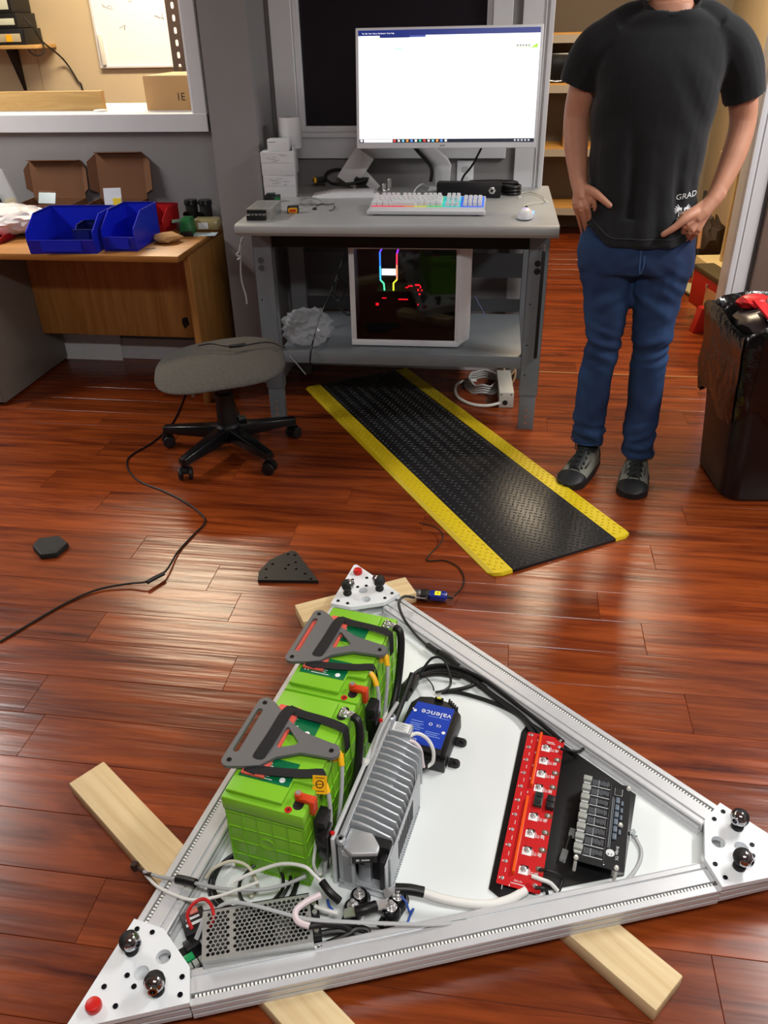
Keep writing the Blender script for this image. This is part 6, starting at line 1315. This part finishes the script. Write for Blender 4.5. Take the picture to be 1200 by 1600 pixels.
hand((.622, 2.784, 1.018), [(.531, 2.742, .982), (.547, 2.733, .957), (.567, 2.736, .938), (.589, 2.75, .935)], [(.53, 2.82, .885), (.546, 2.825, .875), (.562, 2.83, .87), (.578, 2.835, .872)], [(.6, 2.775, .998), (.548, 2.733, .982), (.512, 2.722, .953), (.482, 2.722, .932)])
def neck_fit(c, n):
    c.z -= .028*max(0, min(1, (c.z-1.57)/.07)); return c
body = solid(b, 'body', SKIN, .0036, 4, neck_fit)
# face features and hair (above the picture's upper edge)
HAIR = mat('brown_hair', (60, 42, 30), .7, bump=.6, bscale=120)
for s in (-1, 1):
    e = ball(MB(), (.43+s*.033, 2.789, 1.735), (.0105, .009, .0062)).build('eye', mat('eye_white', (230, 228, 224), .2), pe, world=True); ball(MB(), (.43+s*.033, 2.7805, 1.735), (.005, .0025, .005)).build('iris', mat('iris_brown', (60, 40, 30), .2), e)
    for ch_ in [e.children]: pass
    MB().tube([(.43+s*.018, 2.779, 1.752), (.43+s*.034, 2.777, 1.757), (.43+s*.052, 2.785, 1.752)], .003, 6).build('eyebrow', HAIR, pe, world=True)
MB().tube([(.405, 2.786, 1.655), (.418, 2.777, 1.657), (.43, 2.775, 1.655), (.442, 2.777, 1.657), (.455, 2.786, 1.655)], [.003, .006, .0065, .006, .003], 8).build('lips', mat('lips', (176, 104, 96), .5), pe, world=True)
hb = MB(); ball(hb, (.43, 2.888, 1.765), (.085, .1, .092), 24); ball(hb, (.43, 2.93, 1.70), (.076, .062, .08), 24)
solid(hb, 'hair', HAIR, .007, 2, lambda c, n: c+n*(.003*sin(c.x*300)*sin(c.z*190)), cuts=[((.43, 2.82, 1.775), (0, -1, -.62))])
for o in [o for o in bpy.data.objects if o.name.startswith('iris')]:
    iv = Matrix.Translation(pe.location).inverted(); o.data.transform(iv)
for o in [o for o in bpy.data.objects if o.parent == pe and o.name.split('.')[0] in ('eye', 'eyebrow', 'lips', 'hair')]: o.location.z -= .028
# ---- t-shirt
from mathutils import noise as NZ
def ridge(c, sx, sz, sh=0, seed=0):
    v = NZ.noise(Vector(((c.x+sh*c.z)*sx+seed, c.y*sx*.5, (c.z-sh*.4*c.x)*sz)))
    return v-abs(v)*.5
def sst(t): t = max(0, min(1, t)); return t*t*(3-2*t)
def hem(x): return .886+.07*sst((.335-x)/.11)+.045*sst((x-.51)/.1)
def folds(c, n):
    low = max(0, min(1, (1.25-c.z)/.3)); x = c.x-.42
    d = low*.026*ridge(c, 21, 3.0, .12, 3)+.006*low*ridge(c, 9, 16, .5, 21)
    d += .010*ridge(c, 13, 5, -.7 if x < 0 else .7, 9)*max(0, min(1, (c.z-1.1)/.12))*min(1, abs(x)*6)
    d += .012*ridge(c, 20, 7, .9, 5)*math.exp(-((c.z-1.0)/.09)**2)*max(0, min(1, x*7))
    if c.z < .97: d = max(d, -.002)
    c = c+Vector((n.x, n.y, n.z*.15))*d
    rr = ((c.x-.43)/.079)**2+((c.y-2.877)/.076)**2
    c.z = max(c.z, hem(c.x))
    if rr < 1.0: c.z = min(c.z, 1.506+.52*(c.y-2.803)+.006*max(0, rr-.6))
    return c
b = MB()
loft(b, [(.425, 2.862, .884, .186, .137), (.425, 2.862, .93, .183, .133), (.42, 2.865, 1.02, .174, .122), (.417, 2.868, 1.12, .176, .12), (.417, 2.87, 1.22, .182, .122), (.418, 2.872, 1.32, .19, .126), (.42, 2.876, 1.40, .196, .122), (.426, 2.88, 1.46, .188, .106), (.43, 2.883, 1.495, .158, .093), (.43, 2.881, 1.52, .122, .086), (.43, 2.881, 1.538, .088, .079)])
for s_, e_ in ((-1, ((.238, 2.888, 1.44), (.208, 2.893, 1.40), (.186, 2.9, 1.338))), (1, ((.622, 2.888, 1.44), (.662, 2.893, 1.38), (.693, 2.9, 1.30)))):
    limb(b, [(.43+s_*.13, 2.884, 1.475), *e_], [.07, .071, .067, .063])
    limb(b, [(.43+s_*.05, 2.888, 1.535), (.43+s_*.085, 2.888, 1.522), (.43+s_*.115, 2.888, 1.508), (.43+s_*.17, 2.887, 1.462)], [.04, .044, .051, .064])
shirt = solid(b, 'tshirt', SHIRT, .006, 3, folds); off = pe.location
bvh = BVHTree.FromPolygons([v.co+off for v in shirt.data.vertices], [p.vertices[:] for p in shirt.data.polygons])
def on_shirt(x, z, lift=.0012):
    h = bvh.ray_cast(Vector((x, 2.2, z)), Vector((0, 1, 0)))
    return Vector((x, (h[0].y if h[0] else 2.75)-lift, z))
co_ = [(.43+.081*cos(2*pi*i/28), 2.876+.074*sin(2*pi*i/28), 1.552+.52*.074*sin(2*pi*i/28)+.012*cos(2*pi*i/28)**2) for i in range(28)]
MB().tube(co_, .0045, 8, k=2, closed=True, flat=(.009, .024)).build('collar', SHIRT, shirt, world=False)
for ch_ in shirt.children: ch_.data.transform(Matrix.Translation(-off))
def seam(name, pts): 
    o = MB().tube(pts, .0018, 6, k=3).build(name, mat('shirt_stitch', (44, 48, 52), .9), shirt); o.data.transform(Matrix.Translation(-off))
seam('hem_stitch', [on_shirt(.262+.31*i/14, hem(.262+.31*i/14)+.028, .0005) for i in range(15)])
# printed crest near the left pocket
PRINT = mat('white_print', (224, 226, 228), .8)
def stamp(name, me_pts, faces):
    b2 = MB(); b2.add([on_shirt(x, z) for x, z in me_pts], faces); o = b2.build(name, PRINT, shirt, smooth=0, fix=False); o.data.transform(Matrix.Translation(-off)); return o
cu = bpy.data.curves.new('t', 'FONT'); cu.body = 'GRAD'; cu.size = .024; cu.align_x = 'CENTER'; cu.resolution_u = 2
to = bpy.data.objects.new('t', cu); COL.objects.link(to); me = bpy.data.meshes.new_from_object(to.evaluated_get(bpy.context.evaluated_depsgraph_get())); bpy.data.objects.remove(to)
tl = radians(8)
stamp('print_lettering', [(.545+v.co.x*1.05*cos(tl), 1.031+v.co.y+v.co.x*sin(tl)) for v in me.vertices], [p.vertices[:] for p in me.polygons])
pts = []; fcs = []
def quad(x0, z0, x1, z1, w_):
    d = Vector((x1-x0, z1-z0)); nrm = Vector((-d.y, d.x)).normalized()*w_; k = len(pts)
    pts.extend([(x0-nrm.x, z0-nrm.y), (x0+nrm.x, z0+nrm.y), (x1+nrm.x*.5, z1+nrm.y*.5), (x1-nrm.x*.5, z1-nrm.y*.5)]); fcs.append((k, k+1, k+2, k+3))
cx, cz = .538, 1.0
for s in (-1, 1):
    for i in range(5): a = radians(35+22*i); quad(cx+s*.004, cz-.004+.002*i, cx+s*(.006+.021*sin(a)), cz+.018*cos(a)-.002, .0022)
for i in range(6): quad(cx-.012+.005*i, cz-.022-.004*(i % 2), cx-.011+.005*i, cz-.006, .0014)
for i in range(14):
    a0, a1 = 2*pi*i/14, 2*pi*(i+1)/14; quad(cx-.006+.011*cos(a0), cz-.036+.011*sin(a0), cx-.006+.011*cos(a1), cz-.036+.011*sin(a1), .0024)
quad(cx-.022, cz-.052, cx-.012, cz-.044, .002); quad(cx-.026, cz-.046, cx-.016, cz-.056, .002); quad(cx+.028, cz-.01, cx+.024, cz-.024, .0022); quad(cx+.03, cz-.028, cx+.022, cz-.032, .002)
stamp('print_crest', pts, fcs)
# ---- jeans
def jfold(c, n):
    d = 0; dr = 1 if c.x < .43 else -1
    kn = math.exp(-((c.z-.53)/.075)**2); th = math.exp(-((c.z-.74)/.1)**2); cu_ = math.exp(-((c.z-.15)/.07)**2); md = math.exp(-((c.z-.35)/.1)**2)
    q = Vector((c.x, c.y, c.z))
    d += .017*kn*(NZ.noise(Vector((c.x*9, c.y*7+4, (c.z+dr*.35*c.x)*34)))-.1)
    d += .013*th*NZ.noise(Vector((c.x*9+7, c.y*8, (c.z-dr*.6*c.x)*26)))
    d += .015*cu_*NZ.noise(Vector((c.x*12+2, c.y*9, (c.z+dr*.3*c.x)*40)))
    d += .007*md*NZ.noise(Vector((c.x*16, c.y*12, c.z*9)))
    d += .004*NZ.noise(q*14)
    return c+n*d
b = MB()
loft(b, [(.425, 2.865, .96, .180, .12), (.425, 2.865, .9, .186, .124), (.426, 2.865, .84, .192, .127), (.428, 2.865, .79, .185, .118)])
limb(b, [(.338, 2.866, .85), (.342, 2.862, .76), (.350, 2.857, .655), (.355, 2.85, .53), (.347, 2.872, .39), (.346, 2.895, .23), (.348, 2.902, .135), (.346, 2.9, .105)], [.1, .093, .077, .064, .062, .061, .06, .058]); limb(b, [(.516, 2.866, .85), (.517, 2.858, .767), (.517, 2.85, .66), (.519, 2.842, .53), (.527, 2.856, .4), (.53, 2.862, .24), (.536, 2.858, .12), (.537, 2.856, .085)], [.105, .1, .08, .065, .064, .063, .061, .06])
jeans = solid(b, 'jeans', DENIM, .008, 3, jfold)
jbv = BVHTree.FromPolygons([v.co+off for v in jeans.data.vertices], [p.vertices[:] for p in jeans.data.polygons])
def on_jeans(x, z, lift=.001):
    h = jbv.ray_cast(Vector((x, 2.3, z)), Vector((0, 1, 0))); return (x, (h[0].y if h[0] else 2.8)-lift, z)
STI = mat('denim_stitch', (60, 92, 140), .8)
def jl(name, pts, r=.0022, m=STI): o = MB().tube(pts, r, 6, k=4).build(name, m, jeans); o.data.transform(Matrix.Translation(-off))
jl('pocket_edge', [on_jeans(x, z) for x, z in ((.246, .945), (.256, .925), (.272, .915), (.288, .918), (.298, .93))], .0028, DENIM); jl('pocket_edge', [on_jeans(x, z) for x, z in ((.604, .94), (.596, .918), (.575, .9), (.552, .897), (.53, .912))], .0028, DENIM)
jl('fly_seam', [on_jeans(x, z) for x, z in ((.424, .88), (.424, .86), (.426, .83), (.43, .8), (.432, .785))])
jl('thigh_seam', [on_jeans(x, z) for x, z in ((.436, .86), (.438, .83), (.434, .8))])
jl('cuff_seam', [(.346+.0595*cos(2*pi*i/16), 2.901+.0595*sin(2*pi*i/16), .122) for i in range(17)], .0022, DENIM); jl('cuff_seam', [(.5365+.0615*cos(2*pi*i/16), 2.857+.0615*sin(2*pi*i/16), .102) for i in range(17)], .0022, DENIM)
# ---- hiking shoes: children of the person
SUE = mat('grey_suede', (120, 120, 110), .8, var=.08, vscale=60, bump=.2, bscale=300); TOE = mat('black_toe_rubber', (22, 23, 25), .55); LACE = mat('dark_green_lace', (30, 40, 38), .8)
def shoe(heel, toe, flip):
    hx, hy = heel; tx, ty = toe; a = atan2(ty-hy, tx-hx); Ls = .295
    M_ = TR(hx-off.x, hy-off.y, 0) @ RZ(a)
    hw = lambda t: (.034+.018*sin(min(1, t/.75)*pi*.55)+(.0 if t < .7 else 0))*(1 if t < .8 else sqrt(max(.02, 1-((t-.8)/.2)**2)))*(sqrt(max(.05, t/.06)) if t < .06 else 1)
    hh = lambda t: (.096 if t < .3 else .096-.046*((t-.3)/.4) if t < .7 else .05*(1-.55*((t-.7)/.3)**2))
    ol = [(t*Ls, -hw(t)*1.08-.002) for t in [i/24 for i in range(25)]]+[(t*Ls, hw(t)*1.08+.002) for t in [i/24 for i in range(24, -1, -1)]]
    so = MB().prism(ol, .002, .026, M_, taper=[(x, y*.97) for x, y in ol]).build('shoe_sole', TOE, pe)
    tread = MB()
    for i in range(9): t = .06+i*.1; tread.bb(t*Ls-.008, t*Ls+.008, -hw(t)*1.0, hw(t)*1.0, 0, .003, M_)
    tread.build('tread', TOE, so)
    def up(t0, t1, lift):
        def f(u, v):
            t = t0+(t1-t0)*v; q = pi*u; w_, h_ = hw(t)+lift, hh(t)+lift
            return (t*Ls+(.002 if lift and v > .9 else 0), -w_*cos(q)*(1-.28*sin(q)**2*(1 if t < .6 else .4)), .022+(h_-.022)*(sin(q)**.75))
        return f
    upp = MB().grid(up(.0, 1.0, 0), 17, 30, False, M_).build('shoe_upper', SUE, pe); 
    MB().grid(up(.76, 1.0, .0022), 17, 12, False, M_).build('toe_cap', TOE, upp)
    MB().grid(up(.0, .12, .002), 17, 6, False, M_).build('heel_cap', TOE, upp)
    MB().tube([(.02, 0, .098), (.05, -.032, .094), (.1, -.03, .092), (.125, 0, .1), (.1, .03, .092), (.05, .032, .094)], .009, 8, closed=True, mt=M_).build('ankle_collar', TOE, upp)
    MB().tube([(.09, 0, .1), (.13, 0, .098), (.17, 0, .078), (.215, 0, .056)], .012, 8, flat=(.04, .01), mt=M_).build('tongue', TOE, upp)
    for i in range(5):
        xx = .115+i*.021; zz = .106-.0112*i
        MB().tube([(xx, -.026, zz-.012), (xx+.01, 0, zz+.006), (xx+.02, .026, zz-.02)], .0024, 6, mt=M_).build('lace', LACE, upp); MB().tube([(xx, .026, zz-.012), (xx+.01, 0, zz+.007), (xx+.02, -.026, zz-.02)], .0024, 6, mt=M_).build('lace', LACE, upp)
    for s, l_ in ((1, .055), (-1, .035)): MB().tube([(.12, 0, .108), (.125, s*.03, .122), (.12, s*l_, .118), (.135, s*l_*.9, .096), (.135, s*.02, .1)], .0022, 6, mt=M_).build('lace_bow', LACE, upp)
    for s in (-1, 1): MB().bb(.13, .19, s*.036-.001, s*.036+.001, .03, .062, M_).build('side_panel', mat('dark_side_panel', (70, 72, 68), .7), upp)
shoe((.385, 2.975), (.268, 2.705), 0)
shoe((.556, 2.945), (.5, 2.655), 1)
